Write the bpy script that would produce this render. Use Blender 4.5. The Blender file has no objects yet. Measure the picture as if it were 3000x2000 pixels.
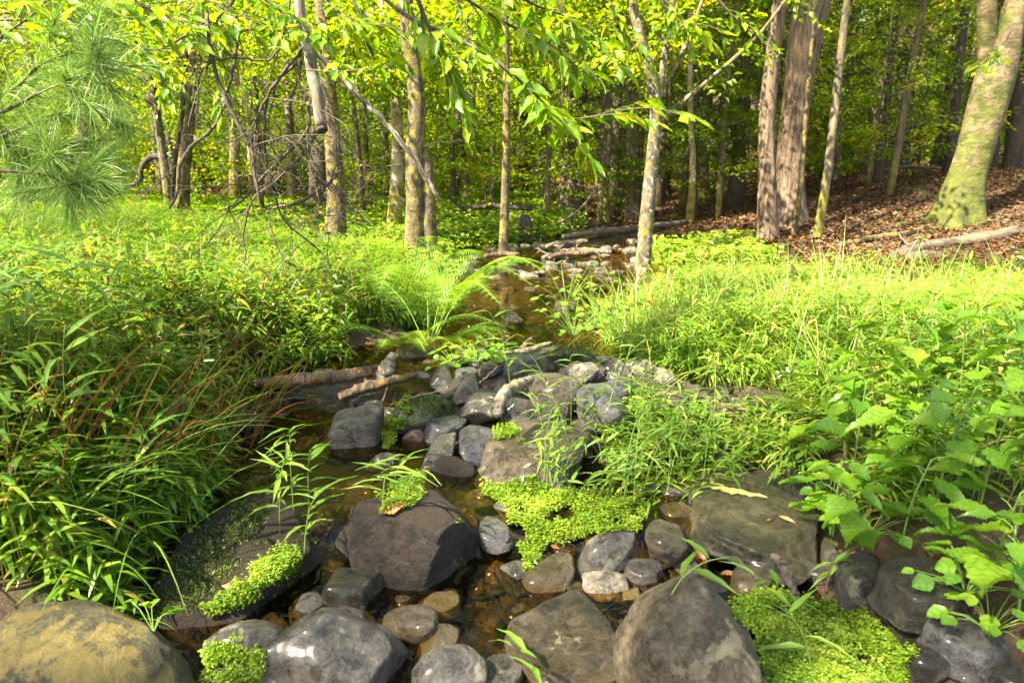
import bpy, math, random, re
import numpy as np
from mathutils import Vector, Matrix

# ------------------------------------------------------------------ camera, sky, sun, exposure
scene = bpy.context.scene
COL = scene.collection
R = math.radians
CAM_H, F_PX, HORIZON = 1.0, 2000.0, 480.0          # metres, focal length and horizon row in photo pixels (3000 x 2000)
PITCH = math.atan((1000 - HORIZON) / F_PX)
cam_d = bpy.data.cameras.new('camera'); cam = bpy.data.objects.new('camera', cam_d); COL.objects.link(cam)
cam_d.sensor_width = 36; cam_d.lens = 24; cam_d.clip_start = 0.02; cam_d.clip_end = 400
cam.location = (0, 0, CAM_H); cam.rotation_euler = (R(90) - PITCH, 0, 0)
cam_d.dof.use_dof = True; cam_d.dof.focus_distance = 2.6; cam_d.dof.aperture_fstop = 5.6
scene.camera = cam
SUN = Vector((-0.54, -0.36, 0.76)).normalized()
world = bpy.data.worlds.new('World'); scene.world = world; world.use_nodes = True
wn = world.node_tree.nodes; sky = wn.new('ShaderNodeTexSky'); sky.sky_type = 'NISHITA'; sky.sun_disc = False
sky.sun_elevation = math.asin(SUN.z); sky.sun_rotation = math.atan2(SUN.x, SUN.y)
sky.air_density = 1.2; sky.dust_density = 2.5; sky.ozone_density = 0.6
world.node_tree.links.new(sky.outputs[0], wn['Background'].inputs[0]); wn['Background'].inputs[1].default_value = 0.09
sl = bpy.data.lights.new('sun', 'SUN'); sun = bpy.data.objects.new('sun', sl); COL.objects.link(sun)
sl.energy = 5.0; sl.angle = R(0.6); sl.color = (1.0, 0.93, 0.78)
sun.rotation_euler = SUN.to_track_quat('Z', 'Y').to_euler(); sun.location = SUN * 60
vs = scene.view_settings; vs.view_transform = 'Standard'; vs.look = 'None'; vs.gamma = 1.0; vs.exposure = 2.8
try: vs.use_white_balance = True; vs.white_balance_temperature = 7400; vs.white_balance_tint = 8
except Exception: pass
cy = scene.cycles; cy.max_bounces = 8; cy.diffuse_bounces = 4; cy.glossy_bounces = 3; cy.transmission_bounces = 5; cy.transparent_max_bounces = 6
cy.use_denoising = True; cy.sample_clamp_indirect = 6.0

# ------------------------------------------------------------------ helpers
rng = np.random.default_rng(7)
random.seed(7)
def _hash(ix, iy, iz, s):
    h = (ix.astype(np.int64) * 374761393 + iy.astype(np.int64) * 668265263 + iz.astype(np.int64) * 2147483647 + s * 974634777) & 0xffffffff
    h = ((h ^ (h >> 13)) * 1274126177) & 0xffffffff
    return ((h ^ (h >> 16)) & 0xffff) / 65535.0
def vnoise(p, s=0):                                   # value noise, -1..1
    p = np.asarray(p, float); i = np.floor(p).astype(np.int64); f = p - i; u = f * f * (3 - 2 * f)
    r = 0
    for a in (0, 1):
        wx = u[:, 0] if a else 1 - u[:, 0]
        for b in (0, 1):
            wy = u[:, 1] if b else 1 - u[:, 1]
            for c in (0, 1):
                wz = u[:, 2] if c else 1 - u[:, 2]
                r = r + wx * wy * wz * _hash(i[:, 0] + a, i[:, 1] + b, i[:, 2] + c, s)
    return r * 2 - 1
def fbm(p, o=3, s=0):
    r = 0; a = 1.0
    for k in range(o):
        r = r + a * vnoise(np.asarray(p) * 2 ** k, s + k); a *= .5
    return r
def n2(x, y, sc, s=0, o=2):
    return fbm(np.stack([np.asarray(x) * sc, np.asarray(y) * sc, np.zeros_like(x) + .5], -1), o, s)
def sstep(a, b, x):
    t = np.clip((np.asarray(x, float) - a) / (b - a), 0, 1); return t * t * (3 - 2 * t)
def unit(a):
    a = np.asarray(a, float); return a / np.maximum(np.linalg.norm(a, axis=-1, keepdims=True), 1e-9)

class MB:                                            # collects vertices and faces for ONE mesh
    def __init__(s): s.v, s.f, s.t, s.n = [], {3: [], 4: []}, [], 0
    def add(s, V, F, tint=0.5):
        V = np.asarray(V, float).reshape(-1, 3); F = np.asarray(F, int)
        s.v.append(V); s.f[F.shape[1]].append(F + s.n)
        s.t.append(np.broadcast_to(np.asarray(tint, float), (len(V),)).copy()); s.n += len(V)
        return s
    def mesh(s, name, smooth=True):
        me = bpy.data.meshes.new(name)
        if not s.v: return me
        V = np.concatenate(s.v); T = np.concatenate(s.t)
        F3 = np.concatenate(s.f[3]) if s.f[3] else np.zeros((0, 3), int)
        F4 = np.concatenate(s.f[4]) if s.f[4] else np.zeros((0, 4), int)
        me.vertices.add(len(V)); me.vertices.foreach_set('co', V.astype(np.float32).ravel())
        li = np.concatenate([F3.ravel(), F4.ravel()]).astype(np.int32)
        me.loops.add(len(li)); me.loops.foreach_set('vertex_index', li)
        tot = np.concatenate([np.full(len(F3), 3), np.full(len(F4), 4)]).astype(np.int32)
        st = np.concatenate([[0], np.cumsum(tot)[:-1]]).astype(np.int32)
        me.polygons.add(len(tot)); me.polygons.foreach_set('loop_start', st)
        try: me.polygons.foreach_set('loop_total', tot)
        except Exception: pass
        me.polygons.foreach_set('use_smooth', np.full(len(tot), smooth))
        at = me.attributes.new('tint', 'FLOAT', 'POINT'); at.data.foreach_set('value', T.astype(np.float32))
        me.update(calc_edges=True)
        return me

def obj(name, me, mat=None, parent=None, loc=(0, 0, 0), rot=None, scale=None):
    if isinstance(me, MB): me = me.mesh(name)
    o = bpy.data.objects.new(name, me); COL.objects.link(o); o.location = loc
    if rot is not None:
        if isinstance(rot, Matrix): o.rotation_euler = rot.to_euler()
        else: o.rotation_euler = rot
    if scale is not None: o.scale = scale if hasattr(scale, '__len__') else (scale,) * 3
    if mat is not None and me is not None and len(me.materials) == 0: me.materials.append(M[mat] if isinstance(mat, str) else mat)
    if parent is not None: o.parent = parent
    return o
def tag(o, label=None, cat=None, group=None, kind=None):
    if label: o['label'] = label
    if cat: o['category'] = cat
    if group: o['group'] = group
    if kind: o['kind'] = kind
    return o
def thing(name, label, cat, loc=(0, 0, 0), group=None):
    return tag(obj(name, None, None, None, loc), label, cat, group)
def copy_tree(o, parent=None):
    c = o.copy(); COL.objects.link(c); c.parent = parent
    for ch in o.children: copy_tree(ch, c)
    return c

# pixel of the photo -> ray
CF = np.array([0, math.cos(PITCH), -math.sin(PITCH)]); CU = np.array([0, math.sin(PITCH), math.cos(PITCH)]); CR = np.array([1., 0, 0])
EYE = np.array([0, 0, CAM_H])
def ray(px, py): return CF * F_PX + CR * (px - 1500) + CU * (1000 - py)
def P(px, py, z):
    d = ray(px, py); return EYE + d * ((z - CAM_H) / d[2])
def PD(px, py, y):
    d = ray(px, py); return EYE + d * (y / d[1])

def spline(pts, n):
    pts = np.asarray(pts, float)
    if len(pts) == 2: return pts[0] + (pts[1] - pts[0]) * np.linspace(0, 1, n)[:, None]
    h = np.maximum(np.linalg.norm(np.diff(pts, axis=0), axis=1), 1e-6)[:, None]; sl_ = np.diff(pts, axis=0) / h       # cubic through the points, no overshoot at uneven spacing
    m_ = np.concatenate([sl_[:1], (sl_[:-1] * h[1:] + sl_[1:] * h[:-1]) / (h[1:] + h[:-1]), sl_[-1:]])
    q = np.linspace(0, len(pts) - 1, n); i = np.minimum(q.astype(int), len(pts) - 2); t = (q - i)[:, None]
    return (2 * t ** 3 - 3 * t ** 2 + 1) * pts[i] + (t ** 3 - 2 * t ** 2 + t) * h[i] * m_[i] + (-2 * t ** 3 + 3 * t ** 2) * pts[i + 1] + (t ** 3 - t ** 2) * h[i] * m_[i + 1]
def tube(mb, path, rad, sides=8, rough=0, flare=None, seed=0, tint=.5, cap=True):
    path = np.asarray(path, float); n = len(path)
    rad = np.broadcast_to(np.asarray(rad, float), (n,)) if np.ndim(rad) == 0 or len(np.atleast_1d(rad)) == n else np.interp(np.linspace(0, 1, n), np.linspace(0, 1, len(rad)), rad)
    t = unit(np.gradient(path, axis=0)); ref = np.array([1., 0, 0]) if abs(t[0][0]) < .8 else np.array([0, 1., 0])
    u = np.zeros_like(path); cur = ref
    for i in range(n):
        cur = cur - t[i] * np.dot(cur, t[i]); cur = cur / max(np.linalg.norm(cur), 1e-9); u[i] = cur
    w = np.cross(t, u); a = np.linspace(0, 2 * np.pi, sides, endpoint=False)
    r = np.repeat(rad[:, None], sides, 1)
    if flare is not None: r = r * flare(np.linspace(0, 1, n)[:, None], a[None, :])
    dirs = np.cos(a)[None, :, None] * u[:, None] + np.sin(a)[None, :, None] * w[:, None]
    V = path[:, None] + dirs * r[..., None]
    if rough:
        V2 = V.reshape(-1, 3); k = fbm(V2 * np.array([1, 1, .35]) / max(rad.mean(), 1e-4) * .9, 3, seed)
        V = V + dirs * (k.reshape(n, sides) * rough * r)[..., None]
    I = np.arange(n * sides).reshape(n, sides); J = np.roll(I, -1, 1)
    F = np.stack([I[:-1], J[:-1], J[1:], I[1:]], -1).reshape(-1, 4)
    base = mb.n
    mb.add(V, F, tint)
    if cap:
        for e in (0, n - 1):
            c = mb.n; mb.add(path[e][None] + (t[e] * rad[e] * .15 * (1 if e else -1))[None], np.zeros((0, 3), int), tint)
            ring = base + I[e]; nx = np.roll(ring, -1); f = np.stack([np.full(sides, c), ring, nx] if e else [np.full(sides, c), nx, ring], -1)
            mb.f[3].append(f)
    return mb

def leaves(mb, B, D, N, L, W, tint, fold=.25, droop=.15, wide=.42):          # folded four-point leaves
    B, D, N = np.asarray(B), unit(D), np.asarray(N); n = len(B)
    S = unit(np.cross(D, N)); N = unit(np.cross(S, D)); L = np.broadcast_to(L, (n,))[:, None]; W = np.broadcast_to(W, (n,))[:, None]
    m = B + D * L * wide
    V = np.stack([B, m + S * W / 2 + N * W * fold, B + D * L - N * L * droop, m - S * W / 2 + N * W * fold], 1)
    k = np.arange(n)[:, None] * 4
    F = np.concatenate([k + [0, 1, 2], k + [0, 2, 3]])
    mb.add(V, F, np.repeat(np.broadcast_to(tint, (n,)), 4)); return mb
def strips(mb, B, D, N, L, W, tint, seg=4, droop=.6, prof=None, fold=.0):      # bending blades: gravity pulls the tip
    B, D = np.asarray(B, float), unit(D); n = len(B)
    S = unit(np.cross(D, np.asarray(N, float))); L = np.broadcast_to(L, (n,)); W = np.broadcast_to(W, (n,)); droop = np.broadcast_to(droop, (n,))
    if prof is None: prof = lambda t: np.clip(np.sin(np.pi * np.clip(t * .82 + .12, 0, 1)), .05, 1)
    V = np.zeros((n, seg + 1, 2, 3)); p = B.copy(); d = D.copy()
    for i in range(seg + 1):
        w = (W * (prof(i / seg) if i < seg else .04))[:, None]
        V[:, i, 0] = p + S * w / 2; V[:, i, 1] = p - S * w / 2
        if i < seg:
            d = unit(d + np.stack([np.zeros(n), np.zeros(n), -droop / seg], -1)); p = p + d * (L / seg)[:, None]
    I = np.arange(n)[:, None] * (seg + 1) * 2 + np.arange(seg)[None] * 2
    F = np.stack([I, I + 2, I + 3, I + 1], -1).reshape(-1, 4)
    mb.add(V, F, np.repeat(np.broadcast_to(tint, (n,)), (seg + 1) * 2)); return mb

# ------------------------------------------------------------------ materials
M = {}
def newmat(name):
    m = bpy.data.materials.new(name); m.use_nodes = True; M[name] = m
    nt = m.node_tree; nt.nodes.clear(); out = nt.nodes.new('ShaderNodeOutputMaterial')
    def node(t, **kw):
        n = nt.nodes.new('ShaderNode' + t)
        for k, v in kw.items():
            if k.startswith('i_'):
                key = k[2:].replace('_', ' '); n.inputs[int(key) if key.isdigit() else key].default_value = v
            else: setattr(n, k, v)
        return n
    return m, nt, out, node, nt.links.new
def ramp(node, pts, interp='LINEAR'):
    n = node('ValToRGB'); e = n.color_ramp.elements; n.color_ramp.interpolation = interp
    while len(e) < len(pts): e.new(.5)
    for k, (p, c) in zip(e, pts): k.position = p; k.color = (*c, 1) if len(c) == 3 else c
    return n
def leafmat(name, cols, trans=.42, tcol=(1.5, 1.35, .6), rough=.38, spec=.5, obj_rand=False, veins=0):
    m, nt, out, node, ln = newmat(name)
    if obj_rand: src = node('ObjectInfo').outputs['Random']
    else: src = node('Attribute', attribute_name='tint').outputs['Fac']
    rp = ramp(node, cols); ln(src, rp.inputs[0])
    geo = node('TexCoord'); nz = node('TexNoise', i_Scale=60.0, i_Detail=2.0); ln(geo.outputs['Object'], nz.inputs['Vector'])
    mx = node('MixRGB', blend_type='MULTIPLY', i_Fac=.5); ln(rp.outputs[0], mx.inputs[1])
    r2 = ramp(node, [(.3, (.7, .7, .7)), (.7, (1.2, 1.2, 1.2))]); ln(nz.outputs[0], r2.inputs[0]); ln(r2.outputs[0], mx.inputs[2])
    if veins:
        sx = node('SeparateXYZ'); ln(geo.outputs['Object'], sx.inputs[0]); ab = node('Math', operation='ABSOLUTE'); ln(sx.outputs['Y'], ab.inputs[0])
        m1 = node('Math', operation='MULTIPLY', i_1=.85); ln(ab.outputs[0], m1.inputs[0]); s1 = node('Math', operation='SUBTRACT'); ln(sx.outputs['X'], s1.inputs[0]); ln(m1.outputs[0], s1.inputs[1])
        f1 = node('Math', operation='MULTIPLY', i_1=float(veins)); ln(s1.outputs[0], f1.inputs[0]); f2 = node('Math', operation='PINGPONG', i_1=.5); ln(f1.outputs[0], f2.inputs[0])
        rv = ramp(node, [(.0, (.45, .5, .4)), (.16, (1, 1, 1))]); ln(f2.outputs[0], rv.inputs[0]); v2 = node('MixRGB', blend_type='MULTIPLY', i_Fac=.8); ln(mx.outputs[0], v2.inputs[1]); ln(rv.outputs[0], v2.inputs[2])
        sp_n = node('TexNoise', i_Scale=45.0, i_Detail=3.0); ln(geo.outputs['Object'], sp_n.inputs['Vector']); oi2 = node('ObjectInfo'); sc2 = node('VectorMath', operation='SCALE'); sc2.inputs[0].default_value = (3, 5, 7); ln(oi2.outputs['Random'], sc2.inputs['Scale']); av = node('VectorMath', operation='ADD'); ln(geo.outputs['Object'], av.inputs[0]); ln(sc2.outputs[0], av.inputs[1]); ln(av.outputs[0], sp_n.inputs['Vector'])
        rs = ramp(node, [(.66, (0, 0, 0)), (.70, (.8, .8, .8))]); ln(sp_n.outputs[0], rs.inputs[0]); v3 = node('MixRGB'); ln(rs.outputs[0], v3.inputs[0]); ln(v2.outputs[0], v3.inputs[1]); v3.inputs[2].default_value = (.20, .13, .03, 1); mx = v3
    b = node('BsdfPrincipled', i_Roughness=rough); b.inputs['Specular IOR Level'].default_value = spec; ln(mx.outputs[0], b.inputs['Base Color'])
    t = node('BsdfTranslucent'); tm = node('MixRGB', blend_type='MULTIPLY', i_Fac=1.0); tm.inputs[2].default_value = (*tcol, 1)
    ln(mx.outputs[0], tm.inputs[1]); ln(tm.outputs[0], t.inputs[0])
    ms = node('MixShader', i_Fac=trans); ln(b.outputs[0], ms.inputs[1]); ln(t.outputs[0], ms.inputs[2]); ln(ms.outputs[0], out.inputs[0])
    return m
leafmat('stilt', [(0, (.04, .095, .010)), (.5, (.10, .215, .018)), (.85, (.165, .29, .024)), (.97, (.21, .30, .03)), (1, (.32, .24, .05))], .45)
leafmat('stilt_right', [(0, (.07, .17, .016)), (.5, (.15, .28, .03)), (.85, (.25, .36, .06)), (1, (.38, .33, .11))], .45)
leafmat('sedge', [(0, (.07, .16, .015)), (.35, (.17, .19, .025)), (.6, (.17, .085, .028)), (1, (.13, .045, .02))], .3, (1.3, 1.1, .6))
leafmat('canopy', [(0, (.06, .14, .010)), (.5, (.15, .26, .012)), (.85, (.26, .34, .016)), (1, (.36, .28, .015))], .55, (1.5, 1.35, .5))
leafmat('beech', [(0, (.09, .20, .012)), (.5, (.14, .27, .015)), (1, (.30, .38, .02))], .55, (1.6, 1.4, .5), obj_rand=True, veins=95)
leafmat('nettle', [(0, (.08, .20, .02)), (.5, (.13, .28, .02)), (1, (.20, .34, .03))], .42, (1.4, 1.3, .6), .35, obj_rand=True, veins=75)
leafmat('grassleaf', [(0, (.10, .22, .03)), (.6, (.15, .28, .035)), (1, (.22, .33, .05))], .42, (1.3, 1.2, .6), .35, obj_rand=True)
leafmat('hemlock', [(0, (.03, .06, .010)), (.5, (.08, .135, .014)), (1, (.22, .27, .022))], .45, (1.3, 1.3, .6))
leafmat('pine', [(0, (.07, .16, .025)), (.6, (.15, .27, .045)), (1, (.36, .44, .18))], .3, (1.1, 1.2, .7), .4, .4)
leafmat('fern', [(0, (.06, .15, .015)), (.5, (.12, .25, .02)), (1, (.20, .33, .03))], .4)
leafmat('cress', [(0, (.07, .15, .012)), (.5, (.17, .29, .02)), (1, (.33, .40, .06))], .4)
leafmat('moss', [(0, (.025, .045, .008)), (.5, (.06, .10, .012)), (1, (.13, .19, .015))], .25)
leafmat('litter', [(0, (.05, .022, .011)), (.4, (.115, .055, .024)), (.75, (.22, .115, .045)), (1, (.34, .22, .10))], .2, (1.2, 1, .7), .5)
leafmat('dry_leaf', [(0, (.16, .055, .02)), (.5, (.30, .13, .04)), (1, (.35, .20, .08))], .2, (1.2, 1, .7), .4, obj_rand=True)
leafmat('yellow_leaf', [(0, (.62, .55, .16)), (1, (.70, .58, .22))], .25, (1.1, 1, .7), .4, obj_rand=True)
leafmat('flower', [(0, (.75, .75, .68)), (1, (.85, .85, .8))], .3, (1, 1, 1), .5, obj_rand=True)

def rockmat(name, c1, c2, c3, moss=0., rough=.42, lichen=0., lcol=(.45, .43, .30), algae=0., bump=.6, mosscol=(.05, .075, .01), lscale=9.):
    if rough < .5: rough -= .08
    m, nt, out, node, ln = newmat(name)
    tc = node('TexCoord'); oi = node('ObjectInfo'); ad = node('VectorMath', operation='ADD'); sc = node('VectorMath', operation='SCALE'); sc.inputs[0].default_value = (7.3, 3.1, 5.7)
    ln(oi.outputs['Random'], sc.inputs['Scale']); ln(tc.outputs['Object'], ad.inputs[0]); ln(sc.outputs[0], ad.inputs[1]); V = ad.outputs[0]
    n1 = node('TexNoise', i_Scale=7.0, i_Detail=6.0, i_Roughness=.62); ln(V, n1.inputs['Vector'])
    n2_ = node('TexNoise', i_Scale=120.0, i_Detail=8.0, i_Roughness=.8); ln(V, n2_.inputs['Vector'])
    n3 = node('TexNoise', i_Scale=26.0, i_Detail=9.0, i_Roughness=.72, i_Distortion=.6); ln(V, n3.inputs['Vector'])
    rp = ramp(node, [(.33, c1), (.52, c2), (.72, c3)]); ln(n1.outputs[0], rp.inputs[0])
    r2 = ramp(node, [(.34, (.28, .28, .28)), (.5, (.95, .95, .95)), (.66, (1.9, 1.85, 1.75))]); ln(n2_.outputs[0], r2.inputs[0])
    mx = node('MixRGB', blend_type='MULTIPLY', i_Fac=.7); ln(rp.outputs[0], mx.inputs[1]); ln(r2.outputs[0], mx.inputs[2])
    r3 = ramp(node, [(.40, (.32, .30, .29)), (.52, (1.0, .98, .95)), (.64, (1.5, 1.42, 1.3))]); ln(n3.outputs[0], r3.inputs[0])
    mx2 = node('MixRGB', blend_type='MULTIPLY', i_Fac=.85); ln(mx.outputs[0], mx2.inputs[1]); ln(r3.outputs[0], mx2.inputs[2]); colr = mx2.outputs[0]
    vo = node('TexVoronoi', feature='DISTANCE_TO_EDGE', i_Scale=5.5); dn = node('TexNoise', i_Scale=9.0, i_Detail=6.0); ln(V, dn.inputs['Vector']); dm = node('MixRGB', blend_type='ADD', i_Fac=.35); ln(V, dm.inputs[1]); ln(dn.outputs['Color'], dm.inputs[2]); ln(dm.outputs[0], vo.inputs['Vector'])
    vr = ramp(node, [(.0, (.25, .24, .22)), (.018, (1, 1, 1))]); ln(vo.outputs['Distance'], vr.inputs[0]); mc_ = node('MixRGB', blend_type='MULTIPLY', i_Fac=.55); ln(colr, mc_.inputs[1]); ln(vr.outputs[0], mc_.inputs[2]); colr = mc_.outputs[0]
    # per-stone tone
    hv = node('HueSaturation'); mr = node('MapRange', i_3=.75, i_4=1.25); ln(oi.outputs['Random'], mr.inputs[0]); ln(mr.outputs[0], hv.inputs['Value']); ln(colr, hv.inputs['Color']); colr = hv.outputs[0]
    def over(colr, fac, c):
        x = node('MixRGB'); ln(fac, x.inputs[0]); ln(colr, x.inputs[1])
        if hasattr(c, 'links'): ln(c, x.inputs[2])
        else: x.inputs[2].default_value = (*c, 1)
        return x.outputs[0]
    sep = node('SeparateXYZ'); ln(tc.outputs['Normal'], sep.inputs[0])
    if lichen:
        nl = node('TexNoise', i_Scale=lscale, i_Detail=12.0, i_Roughness=.72, i_Distortion=.5); ln(V, nl.inputs['Vector'])
        a = ramp(node, [(.63 - .22 * lichen, (0, 0, 0)), (.66 - .22 * lichen, (1, 1, 1))]); ln(nl.outputs[0], a.inputs[0])
        lc = ramp(node, [(.35, tuple(k * .55 for k in lcol)), (.6, lcol)]); ln(n3.outputs[0], lc.inputs[0]); colr = over(colr, a.outputs[0], lc.outputs[0])
    if algae:
        g = node('NewGeometry'); sp = node('SeparateXYZ'); ln(g.outputs['Position'], sp.inputs[0])
        mr2 = node('MapRange', i_1=algae, i_2=algae - .05); ln(sp.outputs['Z'], mr2.inputs[0])
        fm = node('Math', operation='MULTIPLY', i_1=.8); ln(mr2.outputs[0], fm.inputs[0]); colr = over(colr, fm.outputs[0], (.13, .085, .012))
    rg = None
    if moss:
        nm = node('TexNoise', i_Scale=10.0, i_Detail=6.0, i_Roughness=.7); ln(V, nm.inputs['Vector'])
        a1 = node('MapRange', i_1=-.1, i_2=.8); ln(sep.outputs['Z'], a1.inputs[0])
        s1 = node('Math', operation='ADD'); ln(a1.outputs[0], s1.inputs[0]); ln(nm.outputs[0], s1.inputs[1])
        a = ramp(node, [(min(.99, 1.45 - moss * .6 - .5), (0, 0, 0)), (min(1., 1.52 - moss * .6 - .5), (1, 1, 1))]); s2 = node('Math', operation='MULTIPLY', i_1=.62); ln(s1.outputs[0], s2.inputs[0]); ln(s2.outputs[0], a.inputs[0])
        mc = ramp(node, [(.3, tuple(k * .4 for k in mosscol)), (.7, tuple(k * 1.5 for k in mosscol))]); ln(n2_.outputs[0], mc.inputs[0])
        colr = over(colr, a.outputs[0], mc.outputs[0]); rg = a.outputs[0]
    b = node('BsdfPrincipled'); ln(colr, b.inputs['Base Color'])
    if rough < .5: b.inputs['Coat Weight'].default_value = .45; b.inputs['Coat Roughness'].default_value = .16
    rr = node('MapRange', i_1=.3, i_2=.7, i_3=rough - .16, i_4=rough + .14); ln(n3.outputs[0], rr.inputs[0])
    if rg is not None:
        rm = node('Math', operation='MAXIMUM'); ln(rr.outputs[0], rm.inputs[0]); ln(rg, rm.inputs[1]); ln(rm.outputs[0], b.inputs['Roughness'])
    else: ln(rr.outputs[0], b.inputs['Roughness'])
    hs = node('Math', operation='ADD'); ln(n2_.outputs[0], hs.inputs[0]); m3 = node('Math', operation='MULTIPLY', i_1=2.2); ln(n3.outputs[0], m3.inputs[0]); ln(m3.outputs[0], hs.inputs[1])
    bp = node('Bump', i_Strength=min(1., bump * 1.4), i_Distance=.022); ln(hs.outputs[0], bp.inputs['Height']); ln(bp.outputs[0], b.inputs['Normal']); ln(b.outputs[0], out.inputs[0])
rockmat('rock_gray', (0.048, 0.046, 0.044), (0.090, 0.086, 0.079), (0.142, 0.129, 0.117), lichen=.25, lcol=(.30, .29, .22), algae=.0)
rockmat('rock_brown', (0.048, 0.039, 0.030), (0.097, 0.079, 0.058), (0.155, 0.126, 0.090), lichen=.2, lcol=(.28, .26, .15), algae=.045)
rockmat('rock_blue', (0.055, 0.058, 0.068), (0.084, 0.087, 0.097), (0.122, 0.122, 0.129), rough=.4)
rockmat('rock_light', (0.105, 0.094, 0.079), (0.180, 0.162, 0.135), (0.270, 0.247, 0.210), lichen=.2, lcol=(.42, .4, .3), rough=.55)
rockmat('rock_dark', (0.017, 0.014, 0.014), (0.033, 0.031, 0.027), (0.059, 0.054, 0.049), rough=.33)
rockmat('rock_red', (0.097, 0.055, 0.038), (0.155, 0.090, 0.065), (0.214, 0.142, 0.103), rough=.45)
rockmat('rock_olive', (0.032, 0.029, 0.018), (0.055, 0.050, 0.031), (0.084, 0.077, 0.048), rough=.33)
rockmat('rock_wet', (0.038, 0.026, 0.010), (0.077, 0.052, 0.014), (0.129, 0.090, 0.032), rough=.28)
rockmat('rock_moss', (0.017, 0.015, 0.012), (0.033, 0.031, 0.025), (0.065, 0.060, 0.046), moss=.9, rough=.45)
rockmat('rock_darkmoss', (0.010, 0.008, 0.006), (0.019, 0.014, 0.011), (0.034, 0.026, 0.020), moss=.35, rough=.6, mosscol=(.026, .017, .009))
rockmat('rock_lichen', (0.059, 0.056, 0.030), (0.140, 0.128, 0.059), (0.235, 0.200, 0.083), lichen=.6, lcol=(.24, .185, .05), rough=.7, lscale=7.)
rockmat('rock_tan', (0.099, 0.084, 0.059), (0.188, 0.153, 0.104), (0.296, 0.247, 0.168), lichen=.35, lcol=(.42, .37, .24), rough=.6, bump=.8, lscale=6.)

def barkmat(name, c1, c2, moss=0., mosscol=(.16, .15, .012), sc=(14, 14, 2.5), bump=1., patch=0., pcol=(.5, .5, .42), rough=.85, mscale=7., foot=0.):
    m, nt, out, node, ln = newmat(name)
    tc = node('TexCoord'); mp = node('Mapping'); mp.inputs['Scale'].default_value = sc; ln(tc.outputs['Object'], mp.inputs[0])
    n1 = node('TexNoise', i_Scale=1.6, i_Detail=7.0, i_Roughness=.65, i_Distortion=.5); ln(mp.outputs[0], n1.inputs['Vector'])
    n2_ = node('TexNoise', i_Scale=9.0, i_Detail=5.0, i_Roughness=.6); ln(tc.outputs['Object'], n2_.inputs['Vector'])
    rp = ramp(node, [(.36, c1), (.62, c2)]); ln(n1.outputs[0], rp.inputs[0]); colr = rp.outputs[0]
    if patch:
        n4 = node('TexNoise', i_Scale=22.0, i_Detail=6.0, i_Roughness=.6); ln(tc.outputs['Object'], n4.inputs['Vector'])
        a = ramp(node, [(.60 - .2 * patch, (0, 0, 0)), (.64 - .2 * patch, (1, 1, 1))]); ln(n4.outputs[0], a.inputs[0]); x = node('MixRGB'); ln(a.outputs[0], x.inputs[0]); ln(colr, x.inputs[1]); x.inputs[2].default_value = (*pcol, 1); colr = x.outputs[0]
    if moss:
        n5 = node('TexNoise', i_Scale=mscale, i_Detail=8.0, i_Roughness=.72); ln(tc.outputs['Object'], n5.inputs['Vector']); mval = n5.outputs[0]
        if foot:
            sz = node('SeparateXYZ'); ln(tc.outputs['Object'], sz.inputs[0]); fz = node('MapRange', i_1=foot, i_2=0., i_3=0., i_4=.2); ln(sz.outputs['Z'], fz.inputs[0]); fa = node('Math', operation='ADD'); ln(mval, fa.inputs[0]); ln(fz.outputs[0], fa.inputs[1]); mval = fa.outputs[0]
        a = ramp(node, [(.64 - .26 * moss, (0, 0, 0)), (.72 - .26 * moss, (1, 1, 1))]); ln(mval, a.inputs[0])
        mc = ramp(node, [(.35, tuple(k * .35 for k in mosscol)), (.65, mosscol)]); ln(n2_.outputs[0], mc.inputs[0])
        x = node('MixRGB'); ln(a.outputs[0], x.inputs[0]); ln(colr, x.inputs[1]); ln(mc.outputs[0], x.inputs[2]); colr = x.outputs[0]
    b = node('BsdfPrincipled', i_Roughness=rough); ln(colr, b.inputs['Base Color'])
    hs = node('Math', operation='ADD'); ln(n1.outputs[0], hs.inputs[0]); m3 = node('Math', operation='MULTIPLY', i_1=.35); ln(n2_.outputs[0], m3.inputs[0]); ln(m3.outputs[0], hs.inputs[1])
    bp = node('Bump', i_Strength=.9, i_Distance=.03 * bump); ln(hs.outputs[0], bp.inputs['Height']); ln(bp.outputs[0], b.inputs['Normal']); ln(b.outputs[0], out.inputs[0])
barkmat('bark_mossy', (.022, .016, .010), (.10, .075, .045), .55, (.24, .20, .02), (9, 9, 4), mscale=16.)
barkmat('bark_gray', (.035, .028, .02), (.15, .12, .085), .45, (.17, .155, .02), (10, 10, 3), 1.3, mscale=14., foot=.8)
barkmat('bark_pale', (.13, .10, .06), (.36, .31, .21), .5, (.24, .19, .02), (7, 7, 6), .8, mscale=12., foot=.7)
barkmat('bark_ridged', (.035, .022, .015), (.24, .165, .11), .12, (.12, .13, .03), (17, 17, 2.6), 2.6)
barkmat('bark_dark', (.018, .013, .010), (.06, .044, .032), .12, (.06, .07, .012), (16, 16, 2.5), 1.3)
barkmat('bark_hemlock', (.035, .025, .018), (.13, .095, .066), .35, (.09, .10, .012), (14, 14, 2.5), 1.2)
barkmat('bark_birch', (.10, .075, .035), (.36, .29, .15), .5, (.21, .19, .02), (5, 5, 22), .8)
barkmat('bark_birchmoss', (.04, .028, .013), (.16, .12, .06), .62, (.075, .09, .008), (8, 8, 13), .8, mscale=5., foot=.9)
barkmat('bark_spot', (.02, .016, .012), (.11, .09, .06), .5, (.20, .165, .02), (8, 8, 5), 1., patch=.24, pcol=(.27, .24, .18), mscale=14.)
barkmat('wood_lichen', (.06, .045, .034), (.22, .18, .14), .2, (.17, .17, .04), (12, 12, 4), .5, patch=.3, pcol=(.24, .25, .19))
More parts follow.
